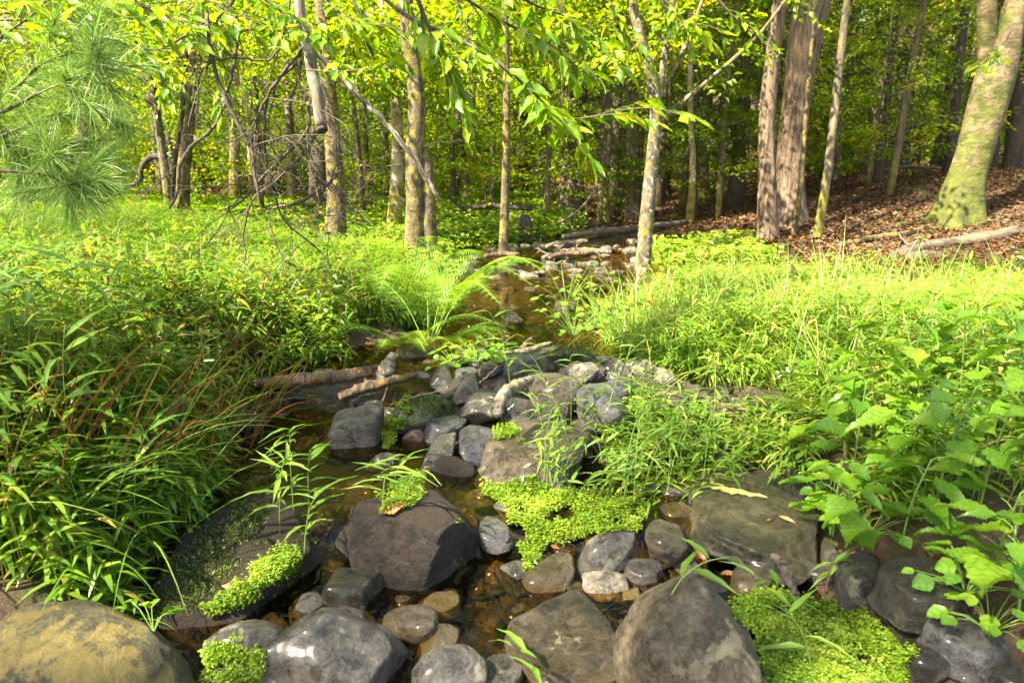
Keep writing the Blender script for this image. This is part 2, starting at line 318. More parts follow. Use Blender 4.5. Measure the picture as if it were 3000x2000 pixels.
barkmat('wood_dead', (.035, .026, .020), (.15, .115, .085), .12, (.12, .12, .03), (25, 25, 5), .5)
barkmat('twig', (.028, .020, .017), (.09, .066, .052), .15, (.12, .12, .03), (30, 30, 8), .3)
barkmat('wood_rot', (.025, .016, .010), (.13, .085, .048), .35, (.07, .08, .012), (25, 25, 6), 1., patch=.08, pcol=(.26, .12, .03))
barkmat('wood_bleached', (.04, .028, .019), (.15, .115, .08), .1, (.2, .2, .04), (4, 25, 25), .5)
barkmat('stem_green', (.10, .19, .03), (.20, .30, .06), 0, bump=.1)
barkmat('stem_red', (.12, .05, .02), (.24, .13, .04), 0, bump=.1)

m, nt, out, node, ln = newmat('ground')
tc = node('TexCoord'); a1 = node('TexNoise', i_Scale=3.0, i_Detail=8.0, i_Roughness=.65); ln(tc.outputs['Object'], a1.inputs['Vector'])
a2 = node('TexNoise', i_Scale=45.0, i_Detail=6.0, i_Roughness=.7); ln(tc.outputs['Object'], a2.inputs['Vector'])
r1 = ramp(node, [(.35, (.03, .019, .011)), (.5, (.075, .045, .022)), (.66, (.05, .065, .012))]); ln(a1.outputs[0], r1.inputs[0])
r2 = ramp(node, [(.3, (.5, .5, .5)), (.7, (1.5, 1.45, 1.4))]); ln(a2.outputs[0], r2.inputs[0])
x = node('MixRGB', blend_type='MULTIPLY', i_Fac=1.0); ln(r1.outputs[0], x.inputs[1]); ln(r2.outputs[0], x.inputs[2])
at = node('Attribute', attribute_name='tint'); bed = ramp(node, [(.3, (.012, .009, .005)), (.7, (.045, .032, .014))]); ln(a2.outputs[0], bed.inputs[0])
x2 = node('MixRGB'); ln(at.outputs['Fac'], x2.inputs[0]); ln(x.outputs[0], x2.inputs[1]); ln(bed.outputs[0], x2.inputs[2])
b = node('BsdfPrincipled', i_Roughness=.8); ln(x2.outputs[0], b.inputs['Base Color']); bp = node('Bump', i_Strength=.8, i_Distance=.03); ln(a2.outputs[0], bp.inputs['Height']); ln(bp.outputs[0], b.inputs['Normal']); ln(b.outputs[0], out.inputs[0])

m, nt, out, node, ln = newmat('water')
tc = node('TexCoord'); mp = node('Mapping'); mp.inputs['Scale'].default_value = (1.6, 1, 1); ln(tc.outputs['Object'], mp.inputs[0])
w1 = node('TexNoise', i_Scale=11.0, i_Detail=3.0, i_Distortion=.8); ln(mp.outputs[0], w1.inputs['Vector'])
at = node('Attribute', attribute_name='tint'); st = node('MapRange', i_3=.06, i_4=1.0); ln(at.outputs['Fac'], st.inputs[0])
bp = node('Bump', i_Distance=.03); ln(st.outputs[0], bp.inputs['Strength']); ln(w1.outputs[0], bp.inputs['Height'])
fr = node('Fresnel', i_IOR=1.38); ln(bp.outputs[0], fr.inputs['Normal'])
tr = node('BsdfTransparent'); tr.inputs[0].default_value = (.72, .58, .32, 1)
gl = node('BsdfGlossy', i_Roughness=.02); ln(bp.outputs[0], gl.inputs['Normal'])
ms = node('MixShader'); ln(fr.outputs[0], ms.inputs[0]); ln(tr.outputs[0], ms.inputs[1]); ln(gl.outputs[0], ms.inputs[2]); ln(ms.outputs[0], out.inputs[0])

# ------------------------------------------------------------------ terrain
def edge(pts):
    w = np.array([P(a, b, .10) for a, b in pts]); o = np.argsort(w[:, 1]); return w[o, 1], w[o, 0]
LY, LX = edge([(150, 2300), (250, 1990), (330, 1800), (400, 1600), (620, 1470), (690, 1250), (720, 1150), (1130, 1075), (1330, 1030), (1345, 900), (1310, 820), (1330, 780), (1560, 745), (1720, 715)])
RY, RX = edge([(3400, 2300), (3120, 1990), (2950, 1850), (2640, 1640), (2440, 1560), (2450, 1400), (2370, 1260), (2250, 1170), (1850, 1100), (1745, 1040), (1765, 950), (1880, 880), (1945, 825), (1900, 780), (1900, 745), (1960, 715)])
BEDY = [0, 1.0, 1.55, 1.8, 2.3, 2.62, 2.85, 3.1, 4.5, 5.5, 6.2, 7.5, 9]
BEDZ = [-.14, -.11, -.09, -.03, -.01, .06, .11, .10, .10, .14, .19, .19, .24]
def H(x, y):
    x = np.asarray(x, float); y = np.asarray(y, float)
    xl = np.interp(y, LY, LX); xr = np.interp(y, RY, RX)
    d = np.maximum(xl - x, x - xr)                               # > 0 on the banks
    d = d + 3 * sstep(7.5, 10, y)
    fade = sstep(9.5, 7.0, y)                                     # the brook is lost among the trees
    bed = np.interp(y, BEDY, BEDZ) + .09 * sstep(.25, .8, x - (xl + .62 * (xr - xl))) * sstep(2.9, 2.4, y) + .03 * sstep(.5, 1.0, x) * sstep(2.6, 2.2, y)
    bed = bed + .08 * sstep(-.38, -.12, x) * sstep(.75, .4, x) * sstep(1.95, 2.25, y) * sstep(2.95, 2.75, y)
    near = sstep(2.6, 1.4, y)
    left = sstep(-.3, .3, (xl + xr) / 2 - x)
    bank = .13 + (.05 + .05 * left) * sstep(0, .6, d) + .09 * left * sstep(.3, 2.5, d)
    bank = bank - .03 * near * left
    right = sstep(.4, 6.0, x - .1 * y) * sstep(4.2, 8.5, y)
    bank = bank + .75 * right
    bank = bank + .05 * n2(x, y, .8, 3) * sstep(.2, 1.0, d) + .012 * n2(x, y, 6, 5)
    far = np.maximum(y - 13, 0); bank = bank + .018 * far + .0011 * far ** 2
    bank = bank + .03 * np.maximum(np.abs(x) - 12, 0)
    k = sstep(-.02, .16, d); k = 1 - (1 - k) * fade
    z = bed * (1 - k) + bank * k + .012 * n2(x, y, 9, 8) * (1 - k)
    return z
def H1(x, y): return float(H(np.array([x]), np.array([y]))[0])
def Gp(px, py):                                                  # pixel -> point of the terrain it shows
    d = ray(px, py); t = np.linspace(.0004, .03, 4000); q = EYE + d * t[:, None]
    h = H(q[:, 0], q[:, 1]); i = np.argmax(q[:, 2] < h)
    if q[i, 2] >= h[i]: i = len(t) - 1
    return np.array([q[i, 0], q[i, 1], h[i]])
def axis(a, b, step, lo, hi, g):
    m_ = list(np.arange(a, b, step)); s = step; v = m_[-1]
    while v < hi: s *= g; v += s; m_.append(v)
    s = step; v = m_[0]; pre = []
    while v > lo: s *= g; v -= s; pre.append(v)
    return np.array(pre[::-1] + m_)
gx = axis(-2.2, 3.0, .04, -110, 110, 1.09); gy = axis(.5, 7.5, .04, -40, 130, 1.09)
GX, GY = np.meshgrid(gx, gy); GZ = H(GX.ravel(), GY.ravel())
wetl = np.interp(GY.ravel(), LY, LX); wetr = np.interp(GY.ravel(), RY, RX)
bedmask = sstep(.06, -.06, np.maximum(wetl - GX.ravel(), GX.ravel() - wetr)) * (GY.ravel() < 8.5)
I = np.arange(GX.size).reshape(GX.shape)
g = MB().add(np.stack([GX.ravel(), GY.ravel(), GZ], -1), np.stack([I[:-1, :-1], I[:-1, 1:], I[1:, 1:], I[1:, :-1]], -1).reshape(-1, 4), bedmask)
tag(obj('ground', g, 'ground'), kind='structure')
# brook: one sheet that steps down over the stones
WY = [0, 1.60, 1.68, 2.58, 2.80, 5.9, 6.3, 9]; WZ = [0, 0, .045, .05, .17, .175, .235, .24]
def WL(y): return np.interp(y, WY, WZ)
wx = np.arange(-1.6, 1.9, .03); wy = np.arange(.4, 8.2, .03); WX, WYY = np.meshgrid(wx, wy)
ww = WL(WYY).ravel() + .0015 * n2(WX.ravel(), WYY.ravel(), 14, 4)
I = np.arange(WX.size).reshape(WX.shape); Fq = np.stack([I[:-1, :-1], I[:-1, 1:], I[1:, 1:], I[1:, :-1]], -1).reshape(-1, 4)
rif = np.clip(sstep(2.9, 2.4, WYY.ravel()) * .35 + sstep(1.8, 1.4, WYY.ravel()) * .5, 0, 1)
keep = (ww > H(WX.ravel(), WYY.ravel()) - .03)[Fq].any(1) & ((WX.ravel() < .75) | (WYY.ravel() > 2.6))[Fq].all(1)
tag(obj('water', MB().add(np.stack([WX.ravel(), WYY.ravel(), ww], -1), Fq[keep], rif), 'water'), kind='structure')

# ------------------------------------------------------------------ stones
import bmesh
_ico = {}
def ico(k):
    if k not in _ico:
        bm = bmesh.new(); bmesh.ops.create_icosphere(bm, subdivisions=k, radius=1)
        _ico[k] = (np.array([v.co[:] for v in bm.verts]), np.array([[v.index for v in f.verts] for f in bm.faces])); bm.free()
    return _ico[k]
def rock_shape(kind, seed, k=4):
    D, F = ico(k); D = unit(D); r = np.random.default_rng(seed)
    pl, p, amp = [], 8., .05
    if kind == 'round': 
        for ax in np.concatenate([np.eye(3), -np.eye(3)]): pl.append((unit(ax + r.normal(0, .25, 3)), r.uniform(.85, 1.1)))
        for _ in range(4): pl.append((unit(r.normal(0, 1, 3)), r.uniform(.9, 1.15)))
        p, amp = 3.2, .05
    elif kind == 'angular':
        for _ in range(13): pl.append((unit(r.normal(0, 1, 3)), r.uniform(.62, 1.0)))
        for ax in np.concatenate([np.eye(3), -np.eye(3)]): pl.append((unit(ax + r.normal(0, .3, 3)), r.uniform(.8, 1.1)))
        p, amp = 22., .045
    elif kind == 'wedge':
        pl.append((unit(np.array([-.75, -.2, .62])), .55)); pl.append((unit(np.array([.7, -.35, .6])), .62)); pl.append((unit(np.array([.1, -.9, .25])), .7))
        for _ in range(5): pl.append((unit(r.normal(0, 1, 3)), r.uniform(.75, 1.0)))
        for ax in np.concatenate([np.eye(3), -np.eye(3)]): pl.append((unit(ax + r.normal(0, .25, 3)), r.uniform(.85, 1.1)))
        p, amp = 20., .04
    elif kind == 'slab':
        pl.append((unit(np.array([r.normal(0, .07), -.08 + r.normal(0, .06), 1])), .5)); pl.append((np.array([0, 0, -1.]), .6))
        n = 7; a0 = r.uniform(0, 6)
        for i in range(n):
            a = a0 + 2 * np.pi * (i + r.uniform(-.25, .25)) / n; pl.append((unit(np.array([np.cos(a), np.sin(a), r.uniform(-.15, .35)])), r.uniform(.78, 1.0)))
        p, amp = 16., .035
    elif kind == 'block':
        for ax in np.concatenate([np.eye(3), -np.eye(3)]): pl.append((unit(ax + r.normal(0, .14, 3)), r.uniform(.72, .92)))
        for _ in range(4): pl.append((unit(r.normal(0, 1, 3)), r.uniform(.9, 1.1)))
        p, amp = 16., .04
    N = np.array([a for a, _ in pl]); h = np.array([b for _, b in pl])
    q = np.maximum(D @ N.T / h, 0)
    V = D * ((q ** p).sum(1) ** (-1 / p))[:, None]
    off = r.uniform(0, 50, 3)
    V = V * (1 + amp * fbm(V * 1.6 + off, 3, seed) * 1.3 + amp * .45 * fbm(V * 6 + off, 3, seed + 9))[:, None]
    if kind in ('angular', 'slab', 'wedge', 'block'):          # bedding layers and chips
        lay = vnoise(np.stack([V[:, 0] * .8, V[:, 1] * .8, V[:, 2] * 7 + .8 * V[:, 0]], -1) + off, seed + 3)
        V = V * (1 + .022 * lay * (1 - np.abs(D[:, 2])))[:, None]
    cphi = np.sqrt(np.clip(1 - D[:, 2] ** 2, .01, 1)); V[:, :2] *= np.where(D[:, 2] < 0, cphi ** -.55, 1)[:, None]      # stands broad in the bed
    lo, hi = V.min(0), V.max(0)
    return (V - (lo + hi) / 2) / ((hi - lo) / 2), F
ROCKS = []
def add_rock(x0, y0, x1, y1, kind, mat, flat, label, seed=None, moss=0, embed=.3, name='stone', group=None, zc=None, k=None, yr=(.55, 1.9), sub_=False):
    seed = seed if seed is not None else int(x0 * 7 + y0 * 3)
    cx, cy_ = (x0 + x1) / 2, (y0 + y1) / 2
    c = P(cx, cy_, .1)
    for _ in range(8):
        dist = np.dot(c - EYE, CF); ax = (x1 - x0) / 2 / F_PX * dist; hp = (y1 - y0) / 2 / F_PX * dist
        v = c - EYE; th = math.atan2(-v[2], v[1]); az = ax * flat
        ay = math.sqrt(max(hp ** 2 - (az * math.cos(th)) ** 2, 0)) / math.sin(th); ay = min(max(ay, yr[0] * ax), yr[1] * ax)
        if ay == yr[0] * ax: az = math.sqrt(max(hp ** 2 - (ay * math.sin(th)) ** 2, (.15 * ax) ** 2)) / math.cos(th)
        z = (max(H1(c[0], c[1]), float(WL(c[1])) - (.02 if not sub_ else .09)) + az * (1 - 2 * embed)) if zc is None else zc
        c = P(cx, cy_, z)
    wide = x1 - x0
    V, F = rock_shape(kind, seed, k or (5 if wide > 260 else 4 if wide > 70 else 3))
    V = V * np.array([ax, ay, az])
    mb = MB().add(V, F); o = obj(name, mb, mat, None, c)
    tag(o, label, 'rock', group)
    ROCKS.append((c, np.array([ax, ay, az]), V, F, o))
    if moss:                                                   # a felt of tiny moss leaves on the upper faces
        A, B, C_ = V[F[:, 0]], V[F[:, 1]], V[F[:, 2]]; nn = np.cross(B - A, C_ - A); ar = np.linalg.norm(nn, axis=1) / 2; nn = unit(nn)
        msk = (fbm((A + c) * 11, 3, seed) * .75 + nn[:, 2] * .3 > .85 - .95 * moss) & (nn[:, 2] > -.1)
        w = ar * msk
        if w.sum() > 0:
            cnt = int(min(9000, w.sum() / (.0035 ** 2) * .55)); r = np.random.default_rng(seed + 1); idx = r.choice(len(F), cnt, p=w / w.sum())
            u = r.random((cnt, 2)); u = np.where(u.sum(1, keepdims=True) > 1, 1 - u, u); pos = A[idx] + (B - A)[idx] * u[:, :1] + (C_ - A)[idx] * u[:, 1:]
            dd = unit(nn[idx] + r.normal(0, .7, (cnt, 3)))
            mm = leaves(MB(), pos - nn[idx] * .001, dd, r.normal(0, 1, (cnt, 3)), r.uniform(.005, .012, cnt), r.uniform(.003, .006, cnt), np.clip(r.normal(.45, .25, cnt) + .3 * vnoise(pos * 25), 0, 1))
            tag(obj('moss', mm, 'moss', o), kind='stuff')
    return o
B_ = 'boulder'
spec = [
 # front row
 (1790, 1690, 2262, 2120, 'round', 'rock_tan', .95, 'large tan boulder with pale lichen specks at the bottom edge, beside the green cress', 11, 0, .22, B_),
 (1478, 1750, 1850, 2040, 'slab', 'rock_brown', .36, 'square brown slab with wet ochre front left of the tan lichen boulder', 5, 0, .2, B_),
 (1674, 1556, 1868, 1712, 'round', 'rock_gray', .8, 'smooth rounded grey boulder just below the bright cress patch', 21, 0, .2, B_),
 (1880, 1508, 2016, 1670, 'round', 'rock_brown', .98, 'smooth egg-shaped brown stone leaning on the flat slab with the yellow leaf', 8, 0, .25),
 (1815, 1640, 1948, 1722, 'slab', 'rock_gray', .5, 'narrow grey long flat-sided stone behind the tan lichen boulder', 4, 0, .1),
 (1703, 1678, 1842, 1758, 'angular', 'rock_light', .55, 'pinkish pale granite stone between the square slab and rounded grey boulder', 14, 0, .2),
 (1956, 1632, 2076, 1708, 'wedge', 'rock_light', .5, 'whitish triangular stone below the egg-shaped brown stone', 3, 0, .2),
 (1530, 1630, 1685, 1748, 'round', 'rock_brown', .62, 'wet brown cobble with one sharp edge in the small front pool', 17, 0, .25),
 (1355, 1578, 1540, 1726, 'round', 'rock_wet', .45, 'ochre rock half under water behind the wet brown cobble', 18, 0, .3),
 (1155, 1560, 1345, 1700, 'round', 'rock_gray', .75, 'grey dome-shaped stone in front of the big dark boulder', 10, .0, .25),
 (1000, 1395, 1408, 1690, 'angular', 'rock_darkmoss', .6, 'big dark brown boulder carrying peaty moss in the middle of the brook', 47, .3, .32, B_),
 (1404, 1512, 1504, 1608, 'round', 'rock_blue', .6, 'small blue-grey stone right of the big dark boulder', 12, 0, .25),
 (926, 1668, 1130, 1796, 'block', 'rock_olive', .5, 'olive-grey block below a tuft of bright cress', 13, 0, .2),
 (785, 1784, 1186, 2060, 'angular', 'rock_gray', .7, 'large creased grey boulder at the bottom edge', 142, 0, .2, B_),
 (602, 1803, 890, 1985, 'round', 'rock_gray', .55, 'low dark grey stone left of the large creased boulder', 15, .1, .25, B_),
 (-170, 1750, 650, 2230, 'round', 'rock_lichen', .5, 'huge boulder covered in yellow lichen in the bottom left corner', 16, 0, .3, B_),
 (1113, 1760, 1290, 1905, 'round', 'rock_brown', .7, 'pinkish brown wet cobble right of the large creased boulder', 117, 0, .25),
 (1308, 1785, 1482, 1920, 'round', 'rock_wet', .4, 'ochre stone under rippling water left of the square slab', 118, 0, .35),
 (1200, 1898, 1430, 2080, 'round', 'rock_gray', .85, 'grey dome-topped stone with lichen dots at the bottom edge', 119, 0, .2, B_),
 (1218, 1836, 1345, 1945, 'wedge', 'rock_brown', .7, 'brown pointed stone between the pinkish cobble and the dome-topped stone', 120, 0, .2),
 (1372, 1930, 1545, 2050, 'slab', 'rock_gray', .5, 'flat grey stone at the bottom edge beside the square slab', 121, 0, .2),
 (1552, 1944, 1615, 2020, 'round', 'rock_dark', .7, 'little black stone in front of the square slab', 122, 0, .2),
 (1648, 1700, 1722, 1758, 'round', 'rock_wet', .5, 'small yellowish pebble left of the pinkish granite stone', 123, 0, .2),
 (1800, 1718, 1880, 1772, 'angular', 'rock_brown', .5, 'small brown stone touching the left shoulder of the tan boulder', 124, 0, .2),
 (425, 1465, 965, 1830, 'slab', 'rock_darkmoss', .22, 'long dark mossy slab beneath the grass on the left bank', 125, .55, .2, B_),
 # right front
 (1999, 1378, 2404, 1662, 'slab', 'rock_olive', .17, 'broad flat olive slab with a torn yellow leaf lying on it', 126, 0, .12, B_),
 (2130, 1655, 2286, 1768, 'round', 'rock_brown', .6, 'shiny wet cobble with a bluish face below the flat olive slab', 127, 0, .2),
 (2334, 1639, 2440, 1732, 'round', 'rock_gray', .75, 'grey cobble beside the dark upright stick', 128, 0, .25),
 (2437, 1636, 2592, 1768, 'block', 'rock_gray', .75, 'blocky grey stone below the big nettle leaf', 129, 0, .25),
 (2566, 1645, 2830, 1815, 'slab', 'rock_dark', .45, 'wide dark slab under the nettles', 130, 0, .2, B_),
 (2394, 1711, 2444, 1760, 'angular', 'rock_red', .6, 'small orange stone among the cress', 131, 0, .15),
 (2552, 1712, 2650, 1800, 'round', 'rock_dark', .7, 'dark rounded stone in front of the wide dark slab', 132, 0, .25),
 (2604, 1776, 2725, 1898, 'wedge', 'rock_olive', .5, 'long wedge-shaped stone pointing toward the bottom right corner', 133, 0, .2),
 (2706, 1788, 2938, 1975, 'slab', 'rock_blue', .5, 'shiny bluish slab near the bottom right corner', 134, 0, .2, B_),
 (2648, 1882, 2798, 1990, 'round', 'rock_dark', .6, 'dark brown cobble right of the cress mat near the bottom edge', 135, 0, .2),
 (2805, 1955, 2885, 2020, 'round', 'rock_gray', .6, 'grey cobble at the bottom edge below the shiny bluish slab', 136, 0, .2),
 (2908, 1945, 3010, 2030, 'round', 'rock_dark', .6, 'dark cobble in the bottom right corner', 137, 0, .2),
 (2408, 1604, 2468, 1660, 'wedge', 'rock_gray', .7, 'small triangular grey stone behind the grey cobbles', 138, 0, .2),
 (2185, 1770, 2330, 1850, 'slab', 'rock_gray', .4, 'grey stone nearly covered by the cress mat', 139, 0, .3),
 (2020, 1690, 2130, 1760, 'round', 'rock_dark', .5, 'dark brown pebble in the wet gap below the flat olive slab', 140, 0, .3),
 # middle
 (972, 1190, 1124, 1322, 'block', 'rock_light', .8, 'square yellowish grey block standing in the left pool', 41, 0, .15),
 (1140, 1150, 1355, 1292, 'round', 'rock_moss', .62, 'olive dome-shaped stone with mossy left flank', 42, .55, .25),
 (1257, 1055, 1345, 1150, 'wedge', 'rock_gray', .95, 'purple-grey pointed stone behind the mossy dome', 43, 0, .2),
 (1324, 1102, 1406, 1180, 'wedge', 'rock_light', .85, 'pale grey pyramid-shaped stone in the middle of the pile', 44, 0, .15),
 (1343, 1138, 1474, 1252, 'angular', 'rock_gray', .75, 'angular grey stone at the centre of the pile', 45, 0, .15),
 (1233, 1218, 1372, 1298, 'slab', 'rock_blue', .45, 'flat blue-grey stone in front of the mossy dome', 46, 0, .05),
 (1238, 1280, 1333, 1392, 'block', 'rock_gray', .95, 'upright dark grey block at the edge of the left pool', 47, 0, .2),
 (1342, 1240, 1466, 1348, 'wedge', 'rock_blue', .6, 'cracked triangular blue-grey stone', 48, 0, .15),
 (1373, 1245, 1740, 1440, 'slab', 'rock_brown', .28, 'large flat grey-brown slab above the bright cress patch', 49, 0, .1, B_),
 (1250, 1335, 1408, 1412, 'round', 'rock_darkmoss', .5, 'low dark hump with brown moss behind the big dark boulder', 50, .6, .2),
 (1453, 1163, 1582, 1240, 'wedge', 'rock_dark', .65, 'dark purple angular stone left of the big brown boulder', 51, 0, .15),
 (1468, 1220, 1558, 1262, 'slab', 'rock_gray', .4, 'small flat stone under the dark purple one', 52, 0, .2),
 (1546, 1088, 1712, 1226, 'round', 'rock_brown', .8, 'big smooth brown boulder left of the blue-grey egg', 53, .0, .15, B_),
 (1692, 1110, 1845, 1300, 'round', 'rock_blue', 1.05, 'smooth blue-grey egg-shaped boulder among the grass stems', 54, 0, .15, B_),
 (1632, 1058, 1755, 1132, 'angular', 'rock_light', .6, 'light tan stone above the big brown boulder', 55, 0, .15),
 (1600, 1015, 1765, 1092, 'round', 'rock_moss', .55, 'dark mossy hump at the outlet of the upper pool', 56, .7, .2),
 (1462, 1034, 1592, 1096, 'slab', 'rock_gray', .55, 'grey-brown stone holding back the upper pool', 57, .1, .15),
 (1331, 1076, 1400, 1122, 'round', 'rock_blue', .55, 'small bluish stone behind the pale pyramid', 58, 0, .2),
 (1441, 1102, 1487, 1156, 'wedge', 'rock_light', .9, 'small pointed stone beside the lichen-covered stick', 59, 0, .15),
 (1175, 1254, 1258, 1314, 'round', 'rock_red', .7, 'wet orange-brown stone at the foot of the mossy dome', 60, 0, .25),
 (1068, 1314, 1182, 1380, 'round', 'rock_olive', .5, 'olive dome just breaking the surface of the left pool', 61, 0, .2),
 (994, 1150, 1132, 1222, 'slab', 'rock_dark', .5, 'dark stone behind the square yellowish block', 62, 0, .15),
 (1405, 1050, 1470, 1100, 'round', 'rock_gray', .6, 'grey stone under the stick at the pool outlet', 63, 0, .2),
 (1480, 1110, 1545, 1160, 'round', 'rock_brown', .6, 'brown stone between small pointed stone and big brown boulder', 64, 0, .2),
 (1400, 1165, 1440, 1205, 'wedge', 'rock_light', .7, 'chip of pale stone on the angular grey one', 65, 0, .1),
 # right middle
 (2098, 1188, 2262, 1276, 'angular', 'rock_red', .6, 'reddish brown block below the right bank grass', 66, 0, .1),
 (2205, 1152, 2356, 1252, 'slab', 'rock_brown', .45, 'flat lichen-spotted slab behind the reddish block', 67, 0, .1),
 (1910, 1172, 2028, 1250, 'round', 'rock_gray', .6, 'grey stone half hidden by the grass stems', 68, 0, .15),
 (2062, 1274, 2252, 1332, 'slab', 'rock_dark', .35, 'dark flat stone below the reddish block', 69, 0, .2),
 (2266, 1280, 2415, 1378, 'angular', 'rock_dark', .6, 'black wet stone in the hollow by the nettles', 70, 0, .2),
 (1798, 1356, 1886, 1404, 'round', 'rock_brown', .5, 'small brown stone among the stems right of the large slab', 71, 0, .2),
 (1898, 1136, 2105, 1200, 'slab', 'rock_brown', .4, 'pale flat stone under the right bank', 72, 0, .15),
 (1786, 982, 1852, 1020, 'round', 'rock_red', .7, 'tan stone peeking from the leaves beside the upper pool', 73, 0, .2),
 (1755, 1040, 1830, 1085, 'round', 'rock_gray', .6, 'grey stone right of the mossy outlet hump', 74, 0, .2),
 (1920, 1290, 2040, 1345, 'round', 'rock_gray', .5, 'grey stone in the stems left of the dark flat stone', 75, 0, .2),
 (2330, 1390, 2450, 1470, 'angular', 'rock_dark', .5, 'dark stone behind the flat olive slab', 76, 0, .2),
 (640, 1180, 780, 1260, 'round', 'rock_dark', .4, 'dark stone under water by the left bank', 77, 0, .35),
 (1505, 1500, 1570, 1545, 'slab', 'rock_olive', .3, 'olive chip of stone at the edge of the cress patch', 78, 0, .2),
]
for s in spec:
    x0, y0, x1, y1, kind, mat, fl, lab, seed, moss, emb = s[:11]
    add_rock(x0, y0, x1, y1, kind, mat, fl, lab, seed, moss, emb, s[11] if len(s) > 11 else 'stone', sub_=('under' in lab and 'water' in lab))
# the upper pool's stones, most of them just under or at the surface
up = [(1398, 864, 1493, 900, 'slab', .35, 'flat olive stone at the left side of the upper pool'), (1472, 914, 1537, 952, 'angular', .5, 'angular olive stone nearest the outlet in the upper pool'), (1537, 886, 1619, 927, 'round', .5, 'large submerged stone in the middle of the upper pool'),
      (1608, 858, 1647, 882, 'round', .6, 'small rounded stone right of centre in the upper pool'), (1624, 872, 1693, 924, 'round', .5, 'dark rounded stone by the right bank of the upper pool'), (1716, 826, 1781, 868, 'angular', .6, 'grey slab-sided stone by the right bank of the upper pool'),
      (1664, 800, 1714, 826, 'round', .6, 'brown cobble at the far side of the upper pool'), (1735, 783, 1781, 812, 'round', .8, 'round purplish cobble by the far shore'), (1785, 790, 1833, 812, 'round', .5, 'flat pink cobble at the foot of the forked birch'),
      (1467, 830, 1513, 868, 'slab', .4, 'olive slab in the upper pool'), (1535, 840, 1573, 861, 'slab', .4, 'flat stone with a yellowish top in the upper pool'), (1385, 786, 1425, 804, 'round', .6, 'brown cobble at the far left shore of the upper pool'),
      (1515, 790, 1549, 812, 'round', .6, 'orange sunlit cobble on the far shore'), (1550, 790, 1600, 816, 'round', .5, 'pale cobble on the far shore'), (1410, 906, 1475, 928, 'slab', .3, 'dark flat stone near the ferns in the upper pool'),
      (1590, 815, 1640, 838, 'round', .5, 'grey-brown stone behind the middle of the upper pool'), (1430, 805, 1470, 826, 'round', .5, 'dark stone under the sunlit shore'), (1640, 770, 1690, 792, 'angular', .6, 'brown stone under the driftwood pile'), (1690, 765, 1730, 785, 'round', .6, 'small stone right of the driftwood pile'), (1600, 765, 1640, 785, 'round', .6, 'grey stone left of the driftwood pile')]
for i, (a, b_, c_, d_, kd, fl, lab) in enumerate(up):
    sunny = 'shore' in lab or 'driftwood' in lab
    add_rock(a, b_, c_, d_, kd, 'rock_brown' if sunny else ('rock_olive' if i % 3 else 'rock_gray'), fl, lab, 300 + i, 0, .2, k=3, sub_=not sunny and i % 3 != 1)
def short(l): return re.split(r' (?:with|at|in|of|below|behind|beside|left|right|between|lying|carrying|on|under|leaning|half|standing|beneath|from|just|above|touching|by|nearest|holding|among|peeking|near|pointing|over)\b|,', l)[0]
NAMED = [(c, short(o['label'])) for c, e, V, F, o in ROCKS]
# nameless cobbles that fill the bed
def filler(n, y0, y1, size, mats, label, group, seed, avoid=1.0, wlow=False, xa=.05, xb=.95):
    r = np.random.default_rng(seed); k = 0; t = 0
    while k < n and t < n * 30:
        t += 1; y = r.uniform(y0, y1); a, b2 = np.interp(y, LY, LX), np.interp(y, RY, RX); x = a + (b2 - a) * r.uniform(xa, xb); s = r.uniform(*size)
        if any(((x - c[0]) / (e[0] + s * .5)) ** 2 + ((y - c[1]) / (e[1] + s * .5)) ** 2 < avoid for c, e, *_ in ROCKS): continue
        e = np.array([s, s * r.uniform(.7, 1.1), s * r.uniform(.4, .7)]); c = np.array([x, y, (H1(x, y) if wlow else max(H1(x, y), float(WL(y)) - .03)) + e[2] * (.15 if wlow else .4)])
        V, F = rock_shape(['round', 'round', 'angular'][r.integers(3)], 500 + seed + k, 3); V = V * e
        o = obj('stone', MB().add(V, F), mats[r.integers(len(mats))], None, c); tag(o, label + (' near the ' if 'pool' in label or 'shore' in label else ', next to the ') + min(NAMED, key=lambda q: (q[0][0] - x) ** 2 + (q[0][1] - y) ** 2)[1], 'rock', group); ROCKS.append((c, e, V, F, o)); k += 1
filler(62, 2.95, 5.5, (.04, .12), ['rock_olive', 'rock_wet', 'rock_olive', 'rock_gray'], 'small olive stone on the upper pool bed', 'stones on the upper pool bed', 1, .8, True)
filler(26, 1.7, 2.7, (.025, .06), ['rock_wet', 'rock_olive', 'rock_dark'], 'small brown stone on the left pool bed', 'stones on the left pool bed', 2, .8, True, .02, .5)
filler(64, 1.15, 1.8, (.018, .06), ['rock_wet', 'rock_brown', 'rock_gray', 'rock_wet'], 'small wet pebble', 'pebbles between the front boulders', 3, .7)
filler(40, 1.75, 2.8, (.02, .055), ['rock_gray', 'rock_dark', 'rock_brown'], 'small wedged stone', 'stones in the middle pile', 4, .7, False, .4, .98)
filler(46, 2.1, 2.95, (.03, .085), ['rock_gray', 'rock_brown', 'rock_blue', 'rock_light'], 'gap-filling stone of the rock dam', 'stones of the rock dam', 6, .95, False, .3, .95)
filler(52, 5.0, 7.0, (.03, .08), ['rock_brown', 'rock_light', 'rock_gray'], 'small cobble on the far shore', 'cobbles on the far shore', 5, .6)

